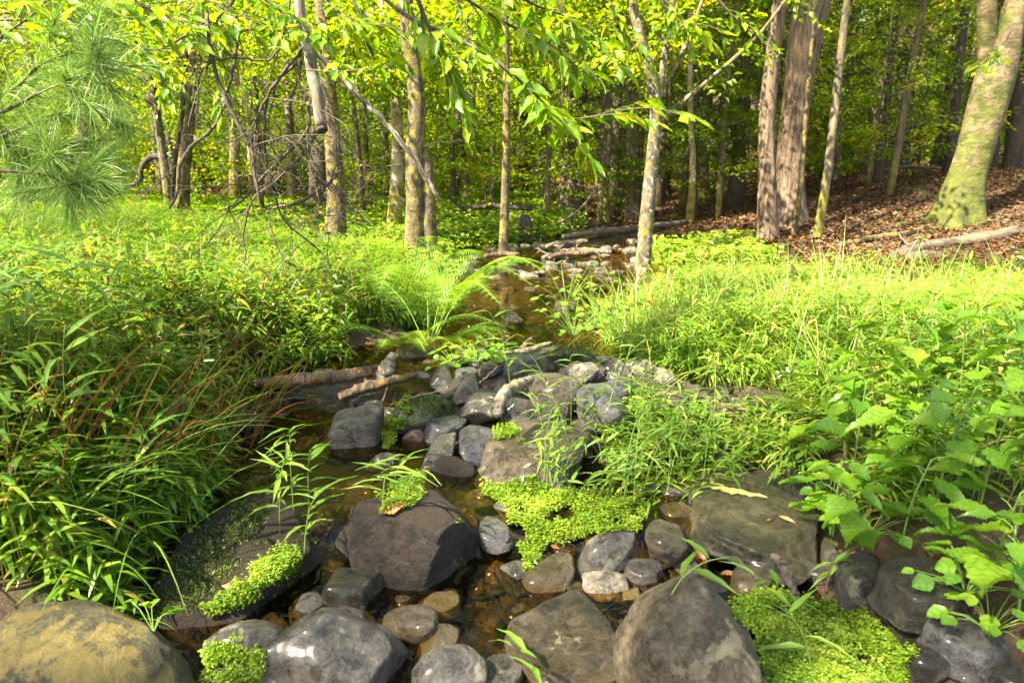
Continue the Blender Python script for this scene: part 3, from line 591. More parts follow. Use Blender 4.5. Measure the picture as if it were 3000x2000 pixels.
# ------------------------------------------------------------------ crowns shared by the trees
def crown_sprays(seed, centres, outdir, leaf=.085, per=22, length=.65, flat=.35, tsp=.25):
    r = np.random.default_rng(seed); n = len(centres); k = per
    a = np.repeat(np.arange(n), k); t = np.tile(np.linspace(.12, 1, k), n); side = np.tile(np.where(np.arange(k) % 2, 1., -1.), n)
    L = np.repeat(length * r.uniform(.6, 1.3, n), k)
    d = unit(outdir)[a]; s = unit(np.cross(d, np.array([0, 0, 1.]))); up = np.cross(s, d)
    B = centres[a] + d * (t * L)[:, None] + np.stack([0 * t, 0 * t, -.22 * L * t * t], -1) + s * (side * .03)[:, None] + r.normal(0, .035, (n * k, 3))
    sub = r.random(n * k) < .6; B = B + s * (side * r.uniform(.02, .22, n * k) * sub * (1.1 - t))[:, None]
    D = unit(d * .65 + s * side[:, None] * .8 + r.normal(0, .28, (n * k, 3)) + np.array([0, 0, -.25]))
    N = unit(np.array([0, 0, 1.]) + r.normal(0, flat, (n * k, 3)))
    tint = np.clip(np.repeat(r.normal(.5, tsp, n), k) + r.normal(0, .14, n * k), 0, 1); tint[r.random(n * k) < .015] = 1
    ll = leaf * r.uniform(.65, 1.2, n * k)
    return B, D, N, ll, ll * .55, tint
def round_crown(seed, rx, rz, ns, **kw):
    r = np.random.default_rng(seed); u = unit(r.normal(0, 1, (ns, 3))) * (r.random((ns, 1)) ** .45)
    c = u * np.array([rx, rx, rz]); o = unit(c * np.array([1, 1, .4]) + r.normal(0, .4, (ns, 3)) * np.array([1, 1, .35]))
    mb = MB(); leaves(mb, *crown_sprays(seed, c, o, **kw)); return mb.mesh('crown')
HIGH = [round_crown(50 + i, 3.0, 2.2, 330, leaf=.12, per=22, length=.8) for i in range(3)]
def sapling(seed, h=6.5, ns=230, spread=1.7, low=.8, leaf=.085):           # slender tree: trunk, limbs, leaves from the ground up
    r = np.random.default_rng(seed); tr = MB(); lean = r.normal(0, .35, 2)
    path = spline([(0, 0, -.1), (lean[0] * .2 + r.normal(0, .05), lean[1] * .2, h * .33), (lean[0] * .6, lean[1] * .6, h * .66), (lean[0], lean[1], h)], 14)
    tube(tr, path, np.linspace(.065, .012, 14), 7, .08, seed=seed)
    lm = MB(); cs, os_ = [], []
    nl = 22
    for i in range(nl):
        z = low + (h - low) * ((i + r.random()) / nl); p0 = np.array([np.interp(z, path[:, 2], path[:, 0]), np.interp(z, path[:, 2], path[:, 1]), z]); a = i * 2.4 + r.normal(0, .3)
        ln_ = spread * r.uniform(.5, 1.1) * (1.15 - .7 * (z / h)); dv = np.array([np.cos(a), np.sin(a), .28])
        lp = spline([p0, p0 + dv * ln_ * .5 + r.normal(0, .05, 3), p0 + dv * ln_ + np.array([0, 0, -.15 * ln_])], 6); tube(lm, lp, np.linspace(.014, .004, 6), 4, cap=False)
        for q in range(max(1, ns // nl)):
            t = r.uniform(.2, 1); cs.append(lp[int(t * 5)] + r.normal(0, .12, 3)); b = a + r.choice([-1, 1]) * r.uniform(.1, 1.2); os_.append([np.cos(b), np.sin(b), r.normal(0, .12)])
    cr = MB(); leaves(cr, *crown_sprays(seed, np.array(cs), np.array(os_), leaf=leaf, per=22, length=.5))
    return tr.mesh('trunk'), lm.mesh('limbs'), cr.mesh('crown')
SAP = [sapling(70 + i, h=[6.5, 7.5, 5.5, 6][i], spread=[1.7, 2.0, 1.6, 1.4][i], low=[.5, 1.2, .3, .8][i]) for i in range(4)]
def hemlock(seed, h=9., low=.9, spread=2.0, nb=64):
    r = np.random.default_rng(seed); tr = MB(); path = spline([(0, 0, -.15), (r.normal(0, .06), r.normal(0, .06), h * .5), (0, 0, h)], 12); tube(tr, path, np.linspace(.15, .03, 12), 9, .1, seed=seed, flare=lambda t, a: 1 + .5 * np.exp(-t * 22))
    lm, cr = MB(), MB()
    for i in range(nb):
        z = low + (h - low) * (i + r.random()) / nb; a = i * 2.4 + r.normal(0, .4); ln_ = spread * r.uniform(.45, 1.1) * (1.1 - .75 * z / h)
        d = np.array([np.cos(a), np.sin(a), 0]); s = np.array([-d[1], d[0], 0]); p0 = np.array([0, 0, z])
        lp = spline([p0, p0 + d * ln_ * .5 + [0, 0, .12 * ln_], p0 + d * ln_ + [0, 0, -.2 * ln_]], 7); tube(lm, lp, np.linspace(.016, .003, 7), 4, cap=False)
        if z < low + 1.0 and r.random() < .6: 
            continue                                                     # bare dead bough low on the trunk
        n = int(70 * ln_) + 20; t = r.uniform(.22, 1, n); base = np.stack([np.interp(t, np.linspace(0, 1, 7), lp[:, j]) for j in range(3)], -1); sd = r.choice([-1., 1.], n)
        ext = r.uniform(0, .38, n) * (1.15 - t); B = base + s * (sd * ext)[:, None] + d * (ext * .5)[:, None] + np.stack([0 * t, 0 * t, -ext * .35 + r.normal(0, .03, n)], -1)
        for rep in range(2):
            D = unit(d * .6 + s * sd[:, None] * r.uniform(.1, 1, n)[:, None] + r.normal(0, .3, (n, 3)) + [0, 0, -.25])
            leaves(cr, B + r.normal(0, .03, (n, 3)), D, unit(np.array([0, 0, 1.]) + r.normal(0, .25, (n, 3))), r.uniform(.06, .13, n), r.uniform(.018, .034, n), np.clip(r.normal(.5, .25, n) + .25 * (t - .6), 0, 1), .1, .2)
    return tr.mesh('trunk'), lm.mesh('limbs'), cr.mesh('crown')
HEM = [hemlock(90 + i, spread=[2.1, 1.8, 2.4][i], low=[.9, 1.4, 1.9][i]) for i in range(3)]
LOW = [round_crown(150 + i, 1.0, .42, 60, leaf=.085, per=18, length=.42) for i in range(3)]
def place_tree(kind, var, x, y, sc, rz, label, group, cat='tree', bark=None, crown_mat=None):
    nm = {'sap': 'understory_tree', 'hem': 'hemlock_tree'}[kind]; src = (SAP if kind == 'sap' else HEM)[var]
    t = thing(nm, label, cat, (x, y, H1(x, y)), group); t.rotation_euler = (0, 0, rz); t.scale = (sc,) * 3
    obj('trunk', src[0], bark or ('bark_gray' if kind == 'sap' else 'bark_hemlock'), t); tag(obj('limbs', src[1], 'twig', t), kind='stuff'); obj('crown', src[2], crown_mat or ('canopy' if kind == 'sap' else 'hemlock'), t)
    return t

# ------------------------------------------------------------------ the trees one can tell apart, traced trunk by trunk
def flare_fn(amt, k=16., lobes=5, ph=0.):
    return lambda t, a: 1 + amt * np.exp(-t * k) * (1 + .45 * np.cos(a * lobes + ph))
def tree_px(label, pts, wpx, mat, name='tree', top=8., flare=.6, depth=None, crown=None, forks=(), seed=0, sides=20, mats2=None, rough=.07, extra=None, group=None, lean=None):
    base = Gp(*pts[0]) if depth is None else PD(pts[0][0], pts[0][1], depth)
    Y = base[1]
    if depth is not None: base = np.array([base[0], Y, H1(base[0], Y)])
    path = [base - [0, 0, .12]] + [PD(a, b, Y) for a, b in pts[1:]]
    w = [wpx[0]] + list(wpx); dist = np.dot(base - EYE, CF)
    rad = [k / 2 / F_PX * dist for k in wpx]
    if top:
        d = path[-1] - path[-2]; d = d / np.linalg.norm(d); d = unit(d * .6 + np.array([0, 0, .5])); d = d if lean is None else unit(np.array(lean)); L = max(top - path[-1][2], .5); path += [path[-1] + d * L * .5, path[-1] + d * L]; rad += [rad[-1] * .75, rad[-1] * .3]
    n = 44; sp = spline(path, n); rr = np.interp(np.linspace(0, 1, n), np.linspace(0, 1, len(rad)), rad)
    t = thing(name, label, 'tree', tuple(base), group); mb = MB(); tube(mb, sp - base, rr, sides, rough, flare_fn(flare, 18, 5, seed), seed)
    obj('trunk', mb, mat, t)
    for j, (fp, fw, ext) in enumerate(forks):
        q = [PD(a, b, Y + (.02 + .05 * j)) for a, b in fp]
        if ext: d = unit(q[-1] - q[-2]); q.append(q[-1] + d * ext)
        fr_ = [k / 2 / F_PX * dist for k in fw]; m2 = MB(); nn = 20; tube(m2, spline(q, nn) - base, np.interp(np.linspace(0, 1, nn), np.linspace(0, 1, len(fr_)), fr_), 12, rough, None, seed + j)
        obj('limb', m2, mat, t)
    if crown is not None:
        top_p = sp[-1] - base
        for j in range(crown[1]): obj('crown', HIGH[(crown[0] + j) % 3], 'canopy', t, tuple(top_p + np.array([[0, 0, 0], [1.6, .8, -1.5], [-1.4, -.9, -1.]][j])), (0, 0, j * 2.1 + seed), .45)
    return t, base
T1, b1 = tree_px('mossy trunk wrapped by a dark vine in the left meadow', [(525, 668), (537, 500), (556, 320), (574, 180), (600, 0)], [48, 39, 35, 33, 31], 'bark_mossy', seed=1, crown=(0, 2))
T2, b2 = tree_px('straight grey trunk behind the sawn hanging limb', [(972, 748), (985, 620), (975, 420), (958, 210), (942, 0)], [66, 56, 46, 41, 38], 'bark_mossy', seed=2, crown=(1, 2), flare=.35)
T3, b3 = tree_px('pale sunlit trunk with a mossy spreading foot left of the double trunk', [(1148, 700), (1158, 600), (1166, 420), (1148, 180), (1120, 0)], [50, 37, 34, 31, 28], 'bark_pale', seed=3, crown=(2, 1), flare=.9)
T4, b4 = tree_px('thick mossy double trunk by the pool, one stem broken off', [(1212, 792), (1215, 640), (1214, 450), (1222, 300), (1196, 110), (1188, 0)], [62, 52, 48, 48, 42, 40], 'bark_mossy', seed=4, crown=(0, 1), forks=[([(1262, 800), (1256, 640), (1252, 500), (1246, 430)], [52, 44, 38, 18], 0)], flare=.3)
T5, b5 = tree_px('thin upright mossy trunk at the far end of the pool', [(1472, 778), (1480, 560), (1484, 300), (1482, 120), (1478, 0)], [29, 23, 21, 18, 16], 'bark_mossy', seed=5, crown=(1, 1), flare=.4)
T6, b6 = tree_px('spotted birch right of the pool forking into several stems', [(1880, 815), (1893, 660), (1910, 470), (1922, 320), (1912, 240), (1882, 130), (1850, 0)], [44, 40, 36, 34, 32, 28, 26], 'bark_spot', seed=6, forks=[([(1925, 300), (1945, 180), (1960, 80), (1975, -20)], [22, 18, 15, 13], 1.5), ([(1930, 270), (1980, 190), (2030, 80), (2062, -10)], [16, 14, 11, 9], 1.5), ([(1932, 358), (2010, 290), (2130, 190), (2225, 100), (2295, 10)], [15, 12, 10, 8, 6], 1.)], crown=(2, 1), flare=.3, name='birch_tree')
rl = np.random.default_rng(99)
for ti, (tt_, bb) in enumerate(((T1, b1), (T2, b2), (T3, b3), (T4, b4), (T5, b5), (T6, b6))):
    for j in range(4):
        zt = 1 + .21 * bb[1] + rl.uniform(-.45, .5) - bb[2]; ob = obj('foliage', LOW[(ti + j) % 3], 'canopy', tt_, (rl.normal(0, .9), rl.uniform(.3, 1.6), zt), (0, 0, rl.uniform(0, 6)), rl.uniform(.6, 1.))
T7, b7 = tree_px('ridged trunk left of the big ridged one on the leafy slope', [(2252, 700), (2248, 560), (2246, 400), (2262, 180), (2284, 0)], [60, 51, 45, 41, 38], 'bark_ridged', seed=7, crown=(0, 2), flare=.3, rough=.1)
T8, b8 = tree_px('big ridged pine trunk on the leafy slope', [(2318, 655), (2312, 540), (2330, 330), (2356, 140), (2385, 0)], [104, 80, 76, 86, 94], 'bark_ridged', seed=8, crown=(1, 3), flare=.3, sides=32, rough=.1, top=11)
T9, b9 = tree_px('slim leaning sapling right of the big ridged trunk', [(2392, 700), (2425, 500), (2446, 320), (2468, 120), (2482, 0)], [26, 24, 22, 20, 19], 'bark_gray', seed=9, crown=(2, 1), flare=.2, top=6)
T10, b10 = tree_px('dark hemlock trunk standing on the slope crest', [(2622, 532), (2638, 380), (2660, 180), (2682, 0)], [60, 54, 52, 50], 'bark_dark', seed=10, depth=11.5, crown=(0, 2), flare=.4, top=11)
T11, b11 = tree_px('large leaning yellow birch with a mossy spreading foot on the right', [(2800, 645), (2836, 510), (2880, 357), (2925, 190), (2960, 70), (2985, -10)], [120, 92, 96, 92, 66, 56], 'bark_birchmoss', seed=11, sides=36, flare=.5, forks=[([(2900, 290), (2896, 180), (2893, 80), (2892, -30)], [50, 50, 47, 45], 3.)], crown=(1, 3), name='birch_tree', top=10)
T12, b12 = tree_px('stout short-looking hemlock trunk in the middle distance', [(1660, 635), (1664, 560), (1668, 440), (1668, 200), (1668, 0)], [72, 56, 50, 46, 42], 'bark_hemlock', seed=12, crown=(0, 1), flare=.5)
T13, b13 = tree_px('narrow trunk with a sunlit mossy foot right of the stout hemlock', [(1766, 648), (1772, 520), (1780, 400), (1784, 0)], [30, 25, 24, 20], 'bark_gray', seed=13, crown=(1, 1), flare=.6)
T14, b14 = tree_px('dark trunk at the right edge behind the yellow birch', [(2965, 545), (2980, 300), (3000, 0)], [50, 46, 42], 'bark_dark', seed=14, depth=10., crown=(2, 1))
small = [((2020, 655), (2030, 500), (2024, 350), 20, 'pale thin sapling on the leaf slope right of the spotted birch', 'bark_pale'), ((2068, 610), (2062, 480), (2072, 330), 30, 'grey pole-like trunk between the spotted birch and the ridged trunks', 'bark_gray'), ((2325, 690), (2350, 500), (2362, 330), 14, 'thin stem leaning before the big ridged trunk', 'bark_mossy'),
         ((2780, 500), (2800, 300), (2830, 0), 26, 'thin dark trunk left of the yellow birch', 'bark_dark'), ((2180, 560), (2185, 400), (2190, 100), 22, 'thin brown trunk left of the ridged pair', 'bark_hemlock'), ((1520, 600), (1525, 400), (1520, 0), 44, 'dark trunk behind the thin mossy one', 'bark_dark'),
         ((690, 610), (688, 450), (680, 0), 30, 'pale straight trunk in the sunny left background', 'bark_pale'), ((745, 600), (735, 450), (728, 200), 20, 'light pole leaning behind the tangle of dead twigs', 'bark_pale'), ((1380, 590), (1350, 430), (1320, 100), 22, 'leaning thin trunk right of the double trunk', 'bark_hemlock'),
         ((1430, 600), (1395, 420), (1385, 0), 20, 'pale leaning pole behind the pool', 'bark_pale'), ((485, 560), (480, 400), (470, 0), 24, 'grey trunk left of the vine-wrapped one', 'bark_gray'), ((1080, 620), (1070, 450), (1040, 0), 22, 'mossy pole left of the pale sunlit trunk', 'bark_mossy'),
         ((1860, 600), (1855, 440), (1850, 0), 40, 'broad hemlock trunk behind the spotted birch', 'bark_hemlock'), ((1950, 600), (1955, 440), (1960, 0), 24, 'dark pole right of the spotted birch', 'bark_dark'), ((2480, 560), (2485, 400), (2500, 0), 24, 'thin grey trunk behind the slim leaning sapling', 'bark_gray'), ((1240, 600), (1290, 430), (1330, 250), 16, 'thin slanting stem behind the broken stem', 'bark_gray'), ((860, 600), (850, 420), (840, 0), 26, 'grey trunk left of the straight one', 'bark_gray'), ((240, 560), (235, 400), (230, 0), 22, 'dim trunk behind the pine needles', 'bark_gray')]
for i, (a, b_, c_, w, lab, mt) in enumerate(small):
    tree_px(lab, [a, b_, c_], [w * 1.15, w, w * .85], mt, seed=40 + i, flare=.4, sides=12, depth=None if a[1] > 640 else float(np.random.default_rng(i).uniform(9, 15)), top=7 if w > 18 else 4, name='young_tree')

# ------------------------------------------------------------------ the wood behind
r = np.random.default_rng(21); PL = [(b[0], b[1]) for b in (b1, b2, b3, b4, b5, b6, b7, b8, b9, b10, b11, b12, b13)]
REF = [(150, 'the pine needles'), (470, 'the vine-wrapped trunk'), (690, 'the pale background trunk'), (960, 'the straight grey trunk'), (1100, 'the pale sunlit trunk'), (1235, 'the double trunk'), (1480, 'the thin mossy trunk'), (1665, 'the stout hemlock trunk'), (1910, 'the spotted birch'), (2260, 'the ridged trunks'), (2445, 'the slim leaning sapling'), (2650, 'the dark crest trunk'), (2870, 'the yellow birch')]
def where(x, y):
    px = 1500 + 2000 * x / y; p0, nm = min(REF, key=lambda k: abs(k[0] - px)); return ('straight behind ' if abs(px - p0) < 35 else 'left behind ' if px < p0 else 'right behind ') + nm
def grow(n, y0, y1, md, kind_fn, seed, scr):
    r = np.random.default_rng(seed); k = t = 0
    while k < n and t < 4000:
        t += 1; y = math.sqrt(r.uniform(y0 ** 2, y1 ** 2)); x = r.uniform(-.9, .9) * y
        if any((x - a) ** 2 + (y - b) ** 2 < md ** 2 for a, b in PL): continue
        if y < 11 and -.12 < x / y < .32: continue
        kd = kind_fn(x / y, r); v = r.integers(len(SAP) if kd == 'sap' else len(HEM)); sc = r.uniform(*scr)
        side = 'left of' if x < -.1 * y else 'behind' if x < .15 * y else 'right of'
        dz = 'nearby' if y < 13 else 'far' if y > 24 else 'mid-distance'
        lab = (f'{dz} slender tree with yellow-green leaves ' if kd == 'sap' else f'{dz} hemlock with drooping dark sprays ') + where(x, y)
        place_tree(kd, v, x, y, sc, r.uniform(0, 6.3), lab, 'trees of the wood behind the meadow'); PL.append((x, y)); k += 1
pick = lambda q, r: 'hem' if r.random() < (.62 if q > .18 else .3 if q > -.02 else .1) else 'sap'
grow(15, 7.5, 12, 1.3, pick, 31, (.7, 1.0)); grow(40, 12, 20, 1.5, pick, 32, (.9, 1.3)); grow(60, 20, 32, 1.8, pick, 33, (1.0, 1.6)); grow(64, 32, 52, 2.3, pick, 34, (1.4, 2.1))
def bush(seed, ns=150, rad=1.1, h=1.7):
    r = np.random.default_rng(seed); st, cr, cs, os_ = MB(), MB(), [], []
    for i in range(9):
        a = i * .7 + r.normal(0, .2); e = np.array([np.cos(a) * rad * r.uniform(.3, .9), np.sin(a) * rad * r.uniform(.3, .9), h * r.uniform(.5, 1)]); lp = spline([(0, 0, -.05), e * [.35, .35, .6], e], 7); tube(st, lp, np.linspace(.014, .004, 7), 5, cap=False)
        for q in range(ns // 9): b = a + r.normal(0, 1.2); cs.append(lp[r.integers(1, 7)] + r.normal(0, .15, 3)); os_.append([np.cos(b), np.sin(b), r.normal(.1, .2)])
    leaves(cr, *crown_sprays(seed, np.array(cs), np.array(os_), leaf=.08, per=20, length=.4)); return st.mesh('stems'), cr.mesh('foliage')
BUSH = [bush(130 + i) for i in range(3)]
def shrubs(n, y0, y1, seed, scr):
    r = np.random.default_rng(seed); k = t = 0
    while k < n and t < 3000:
        t += 1; y = math.sqrt(r.uniform(y0 ** 2, y1 ** 2)); q = r.uniform(-.85, .8); x = q * y
        if r.random() < (.55 if q > .2 else 0) or (y < 12 and -.1 < q < .8) or any((x - a) ** 2 + (y - b) ** 2 < .5 for a, b in PL): continue
        v = BUSH[r.integers(3)]; t_ = thing('shrub', f"{'near' if y < 14 else 'very far' if y > 34 else 'far'} leafy shrub under the trees " + where(x, y), 'shrub', (x, y, H1(x, y)), 'shrubs under the trees'); t_.rotation_euler = (0, 0, r.uniform(0, 6)); t_.scale = (r.uniform(*scr),) * 3
        obj('stems', v[0], 'twig', t_); obj('foliage', v[1], 'canopy', t_); PL.append((x, y)); k += 1
shrubs(14, 9.5, 14, 1, (.5, .9)); shrubs(50, 14, 26, 2, (.8, 1.5)); shrubs(60, 26, 48, 3, (1.3, 2.2))
for i, (px, dp, sc, v) in enumerate([(1690, 9.5, .55, 0), (1800, 11, .6, 0), (2030, 9.5, .5, 0), (2150, 10.5, .65, 0), (2430, 11, .7, 0), (2560, 9.8, .6, 1), (2740, 12.5, .75, 0), (1590, 12, .6, 0), (2880, 11, .7, 0), (1930, 12.5, .7, 1), (2300, 13, .8, 0)]):
    q = PD(px, 560, dp); place_tree('hem', v, q[0], q[1], sc, i * 1.7, ['young hemlock with low drooping boughs beyond the pool, left of the spotted birch', 'young hemlock with low drooping boughs right behind the spotted birch', 'young hemlock whose boughs spread behind the thin saplings', 'young hemlock left of the ridged trunks', 'young hemlock right of the slim leaning sapling', 'young hemlock before the dark crest trunk', 'young hemlock between the crest trunk and the yellow birch', 'young hemlock behind the thin upright mossy trunk', 'young hemlock behind the yellow birch', 'young hemlock deep behind the spotted birch', 'young hemlock behind the big ridged trunk'][i], 'young hemlocks on the slope')
for i, (px, dp, sc, v, lab) in enumerate([(1600, 8.2, .62, 0, 'leafy young tree behind the far end of the pool'), (1760, 8.8, .66, 2, 'leafy young tree between the stout hemlock and spotted birch'), (2110, 9.0, .66, 0, 'leafy young tree left of the ridged trunks'), (2540, 9.6, .7, 2, 'leafy young tree right of the slim leaning sapling'), (1330, 9.5, .7, 0, 'leafy young tree right behind the double trunk'), (1060, 8.5, .6, 2, 'leafy young tree left of the pale sunlit trunk'), (760, 9.2, .66, 0, 'leafy young tree behind the tangle of dead twigs'), (2000, 10.5, .75, 3, 'leafy young tree behind the spotted birch')]):
    q = PD(px, 560, dp); place_tree('sap', v, q[0], q[1], sc, i * 1.3, lab, 'leafy young trees behind the pool')
# unseen tall trees added so their crowns shade the brook and dapple the meadows
for i, (x, y, z, sc) in enumerate([(-7.0, -3.2, 9., .5), (-4.2, -4.6, 9., .6), (-9.5, -.5, 9., .35), (-5.2, -2.6, 9., .3), (-9.4, 1.8, 9., .42), (-7.9, 4.4, 9.5, .42), (-11.4, -.2, 9., .45), (-3.4, -2.6, 8., .4), (-2.6, .9, 9., .24)]):
    t = thing('tree', f'tall broadleaf tree added outside the picture to shade the brook and meadows', 'tree', (x, y, H1(x, y)), 'unseen trees added for shade')
    mb = MB(); tube(mb, spline([(0, 0, -.2), (.1, .05, z * .5), (0, 0, z)], 10), np.linspace(.2, .06, 10), 10, .08, flare_fn(.5), i); obj('trunk', mb, 'bark_gray', t)
    obj('crown', HIGH[i % 3], 'canopy', t, (0, 0, z), (0, 0, i * 1.3), (sc, sc, sc))

# ------------------------------------------------------------------ surfaces to stand things on
bpy.context.view_layer.update()
DG = bpy.context.evaluated_depsgraph_get()
def hit(px, py, skip=('trunk', 'crown', 'limb', 'limbs')):
    d = Vector(ray(px, py)).normalized(); o = Vector(EYE)
    for _ in range(12):
        ok, loc, nrm, _, ob, _ = scene.ray_cast(DG, o, d)
        if not ok: break
        if ob.name.split('.')[0] in skip: o = loc + d * .01; continue
        return np.array(loc), np.array(nrm), ob
    g_ = Gp(px, py); return g_, np.array([0, 0, 1.]), None
def drop(x, y, z0=.9):
    o = Vector((x, y, z0))
    for _ in range(12):
        ok, loc, nrm, _, ob, _ = scene.ray_cast(DG, o, Vector((0, 0, -1)))
        if not ok: break
        if ob.name.split('.')[0] in ('trunk', 'crown', 'limb', 'limbs', 'water'): o = loc - Vector((0, 0, .01)); continue
        return np.array(loc), np.array(nrm)
    return np.array([x, y, H1(x, y)]), np.array([0, 0, 1.])

# ------------------------------------------------------------------ logs and dead wood
def stick(name, label, pts, wpx, mat, cat='branch', sides=10, rough=.1, twigs=0, depth=None, z=None, seed=0, tl=(.15, .4), twmat=None, lift=0, gravity=-.25, sub=2, group=None, wseed=None):
    r = np.random.default_rng(seed)
    if depth is not None:
        dp = np.interp(np.linspace(0, 1, len(pts)), np.linspace(0, 1, len(np.atleast_1d(depth))), np.atleast_1d(depth)); q = [PD(a, b, y) for (a, b), y in zip(pts, dp)]
    elif z is not None: q = [P(a, b, zz) for (a, b), zz in zip(pts, np.broadcast_to(z, len(pts)))]
    else: q = [hit(a, b)[0] + [0, 0, lift] for a, b in pts]
    q = np.array(q); base = q[0].copy(); n = max(10, 5 * len(q)); path = spline(q, n) - base
    path[1:-1] += r.normal(0, .0025, (n - 2, 3))
    dist = np.dot(q.mean(0) - EYE, CF); rad = np.interp(np.linspace(0, 1, n), np.linspace(0, 1, len(wpx)), np.array(wpx) / 2 / F_PX * dist)
    t = thing(name, label, cat, tuple(base), group); mb = MB(); tube(mb, path, rad, sides, rough, None, seed); obj('limb', mb, mat, t)
    for k in range(twigs):
        i = int(r.uniform(.12, .98) * (n - 1)); tw = MB(); p = path[i]
        def grow_twig(p, d, L, rd, lev):
            pts_ = [p]; dd = unit(d)
            for s in range(7):
                dd = unit(dd + r.normal(0, .22, 3) + [0, 0, gravity * .3]); pts_.append(pts_[-1] + dd * L / 7)
            tube(tw, pts_, np.linspace(rd, rd * .35, 8), 5 if lev == 0 else 4, cap=False)
            if lev < sub:
                for _ in range(r.integers(2, 5)):
                    j = r.integers(2, 8); grow_twig(pts_[j], dd + r.normal(0, .8, 3), L * r.uniform(.3, .55), rd * .55, lev + 1)
        grow_twig(p, r.normal(0, 1, 3) + [0, 0, gravity * 2], r.uniform(*tl), max(rad[i] * .5, .0025), 0)
        obj('twig', tw, twmat or mat, t)
    return t
stick('log', 'rotting log lying at the edge of the left bank', [(748, 1122), (880, 1112), (1000, 1102), (1090, 1088)], [26, 44, 38, 30], 'wood_rot', 'log', 18, .3, twigs=2, tl=(.08, .16), sub=0, seed=3, z=[.17, .17, .18, .19])
stick('log_stub', 'pale lichen-crusted stub rising at the end of the rotting log', [(1118, 1108), (1135, 1075), (1152, 1035)], [44, 46, 26], 'wood_lichen', 'log', 16, .3, seed=4, z=[.17, .22, .27])
stick('log', 'thinner split log below the rotting one, touching the stones', [(994, 1165), (1060, 1138), (1140, 1116), (1225, 1095)], [22, 34, 28, 14], 'wood_rot', 'log', 16, .32, twigs=2, tl=(.06, .12), sub=0, seed=5, z=[.14, .16, .19, .21])
stick('stick', 'curved lichen-covered stick propped on the rock pile', [(1458, 1206), (1468, 1168), (1500, 1136), (1530, 1120), (1560, 1110)], [26, 34, 32, 30, 24], 'wood_lichen', 'stick', 12, .18, seed=6, z=[.24, .27, .28, .28, .28])
stick('stick', 'dark mossy stick damming the outlet of the upper pool', [(1428, 1036), (1500, 1032), (1560, 1022), (1615, 1006)], [14, 18, 18, 12], 'wood_dead', 'stick', 10, .15, seed=7, z=[.19, .20, .21, .22])
stick('stick', 'short broken stub sticking up at the pool outlet', [(1528, 1028), (1540, 1008), (1556, 988)], [20, 16, 9], 'wood_rot', 'stick', 9, .15, seed=8, z=[.2, .22, .25])
stick('stick', 'dark weathered stick standing between the right cobbles', [(2268, 1622), (2290, 1660), (2310, 1700), (2336, 1742)], [22, 26, 24, 18], 'wood_dead', 'stick', 10, .2, seed=9, z=[.17, .16, .15, .13])
stick('twig', 'thin bare twig lying across the stones above the mossy dome', [(1205, 1165), (1270, 1148), (1330, 1143)], [5, 5, 4], 'twig', 'twig', 6, 0, seed=10, z=.25)
stick('twig', 'thin pale twig stuck upright before the pale pyramid stone', [(1405, 1122), (1430, 1100), (1456, 1074)], [4, 4, 3], 'wood_dead', 'twig', 6, 0, seed=11, z=[.24, .26, .3])
stick('log', 'bleached log lying on the slope at the right edge', [(2640, 752), (2740, 728), (2850, 712), (2975, 688)], [22, 32, 36, 34], 'wood_bleached', 'log', 14, .14, seed=12, lift=.03)
stick('log', 'short bleached log end below the long bleached log', [(2655, 768), (2700, 762), (2760, 760)], [34, 34, 26], 'wood_bleached', 'log', 12, .14, seed=13, lift=.03)
stick('branch', 'brown forked branch leaning against the bleached log', [(2610, 760), (2650, 735), (2690, 715)], [16, 18, 14], 'wood_dead', seed=14, lift=.02, twigs=2)
stick('log', 'mossy brown log on the leafy slope', [(2455, 728), (2560, 705), (2660, 690)], [18, 22, 20], 'bark_mossy', 'log', 12, .14, seed=15, lift=.02)
stick('branch', 'bare branch lying across the slope crest', [(2560, 506), (2640, 488), (2720, 490), (2800, 500)], [8, 10, 9, 6], 'wood_dead', seed=16, depth=10, twigs=3)
stick('log', 'mossy fallen log behind the pool with pale ends', [(1650, 705), (1760, 690), (1880, 676), (2010, 660)], [14, 18, 20, 18], 'wood_bleached', 'log', 12, .14, seed=17, lift=.04)
stick('branch', 'thin fallen branch slanting up to the stout hemlock', [(1625, 662), (1680, 628), (1720, 590), (1752, 545)], [8, 9, 8, 6], 'wood_dead', seed=18, depth=[7.5, 7.5, 7.6, 7.6], twigs=2)
stick('branch', 'dark mossy branch arching over the far left meadow', [(345, 552), (408, 528), (416, 490), (445, 460), (480, 464), (508, 500), (512, 560)], [10, 14, 16, 18, 16, 14, 10], 'bark_dark', seed=19, depth=9.5, twigs=1)
stick('log', 'dark fallen log behind the double trunk', [(1285, 655), (1340, 618), (1420, 606), (1560, 612)], [10, 14, 16, 14], 'bark_dark', 'log', 10, .14, seed=20, depth=8., twigs=6, gravity=.2)
for i, (a, b_, lab) in enumerate([((1590, 772), (1690, 752), 'bleached driftwood stick on top of the pile by the far shore'), ((1610, 780), (1740, 762), 'reddish driftwood stick at the front of the pile'), ((1640, 765), (1790, 770), 'brown driftwood stick at the right of the pile'), ((1600, 760), (1720, 742), 'thin driftwood stick at the back of the pile'), ((1420, 800), (1520, 794), 'orange sunlit plank-like driftwood on the far left shore')]):
    stick('driftwood', lab, [a, ((a[0] + b_[0]) / 2, (a[1] + b_[1]) / 2 - 4), b_], [12, 18, 12], ['wood_bleached', 'wood_rot', 'wood_dead', 'wood_bleached', 'wood_rot'][i], 'driftwood', 10, .15, seed=30 + i, lift=.05 + .02 * i, twigs=2, tl=(.1, .2), sub=1, gravity=.1)
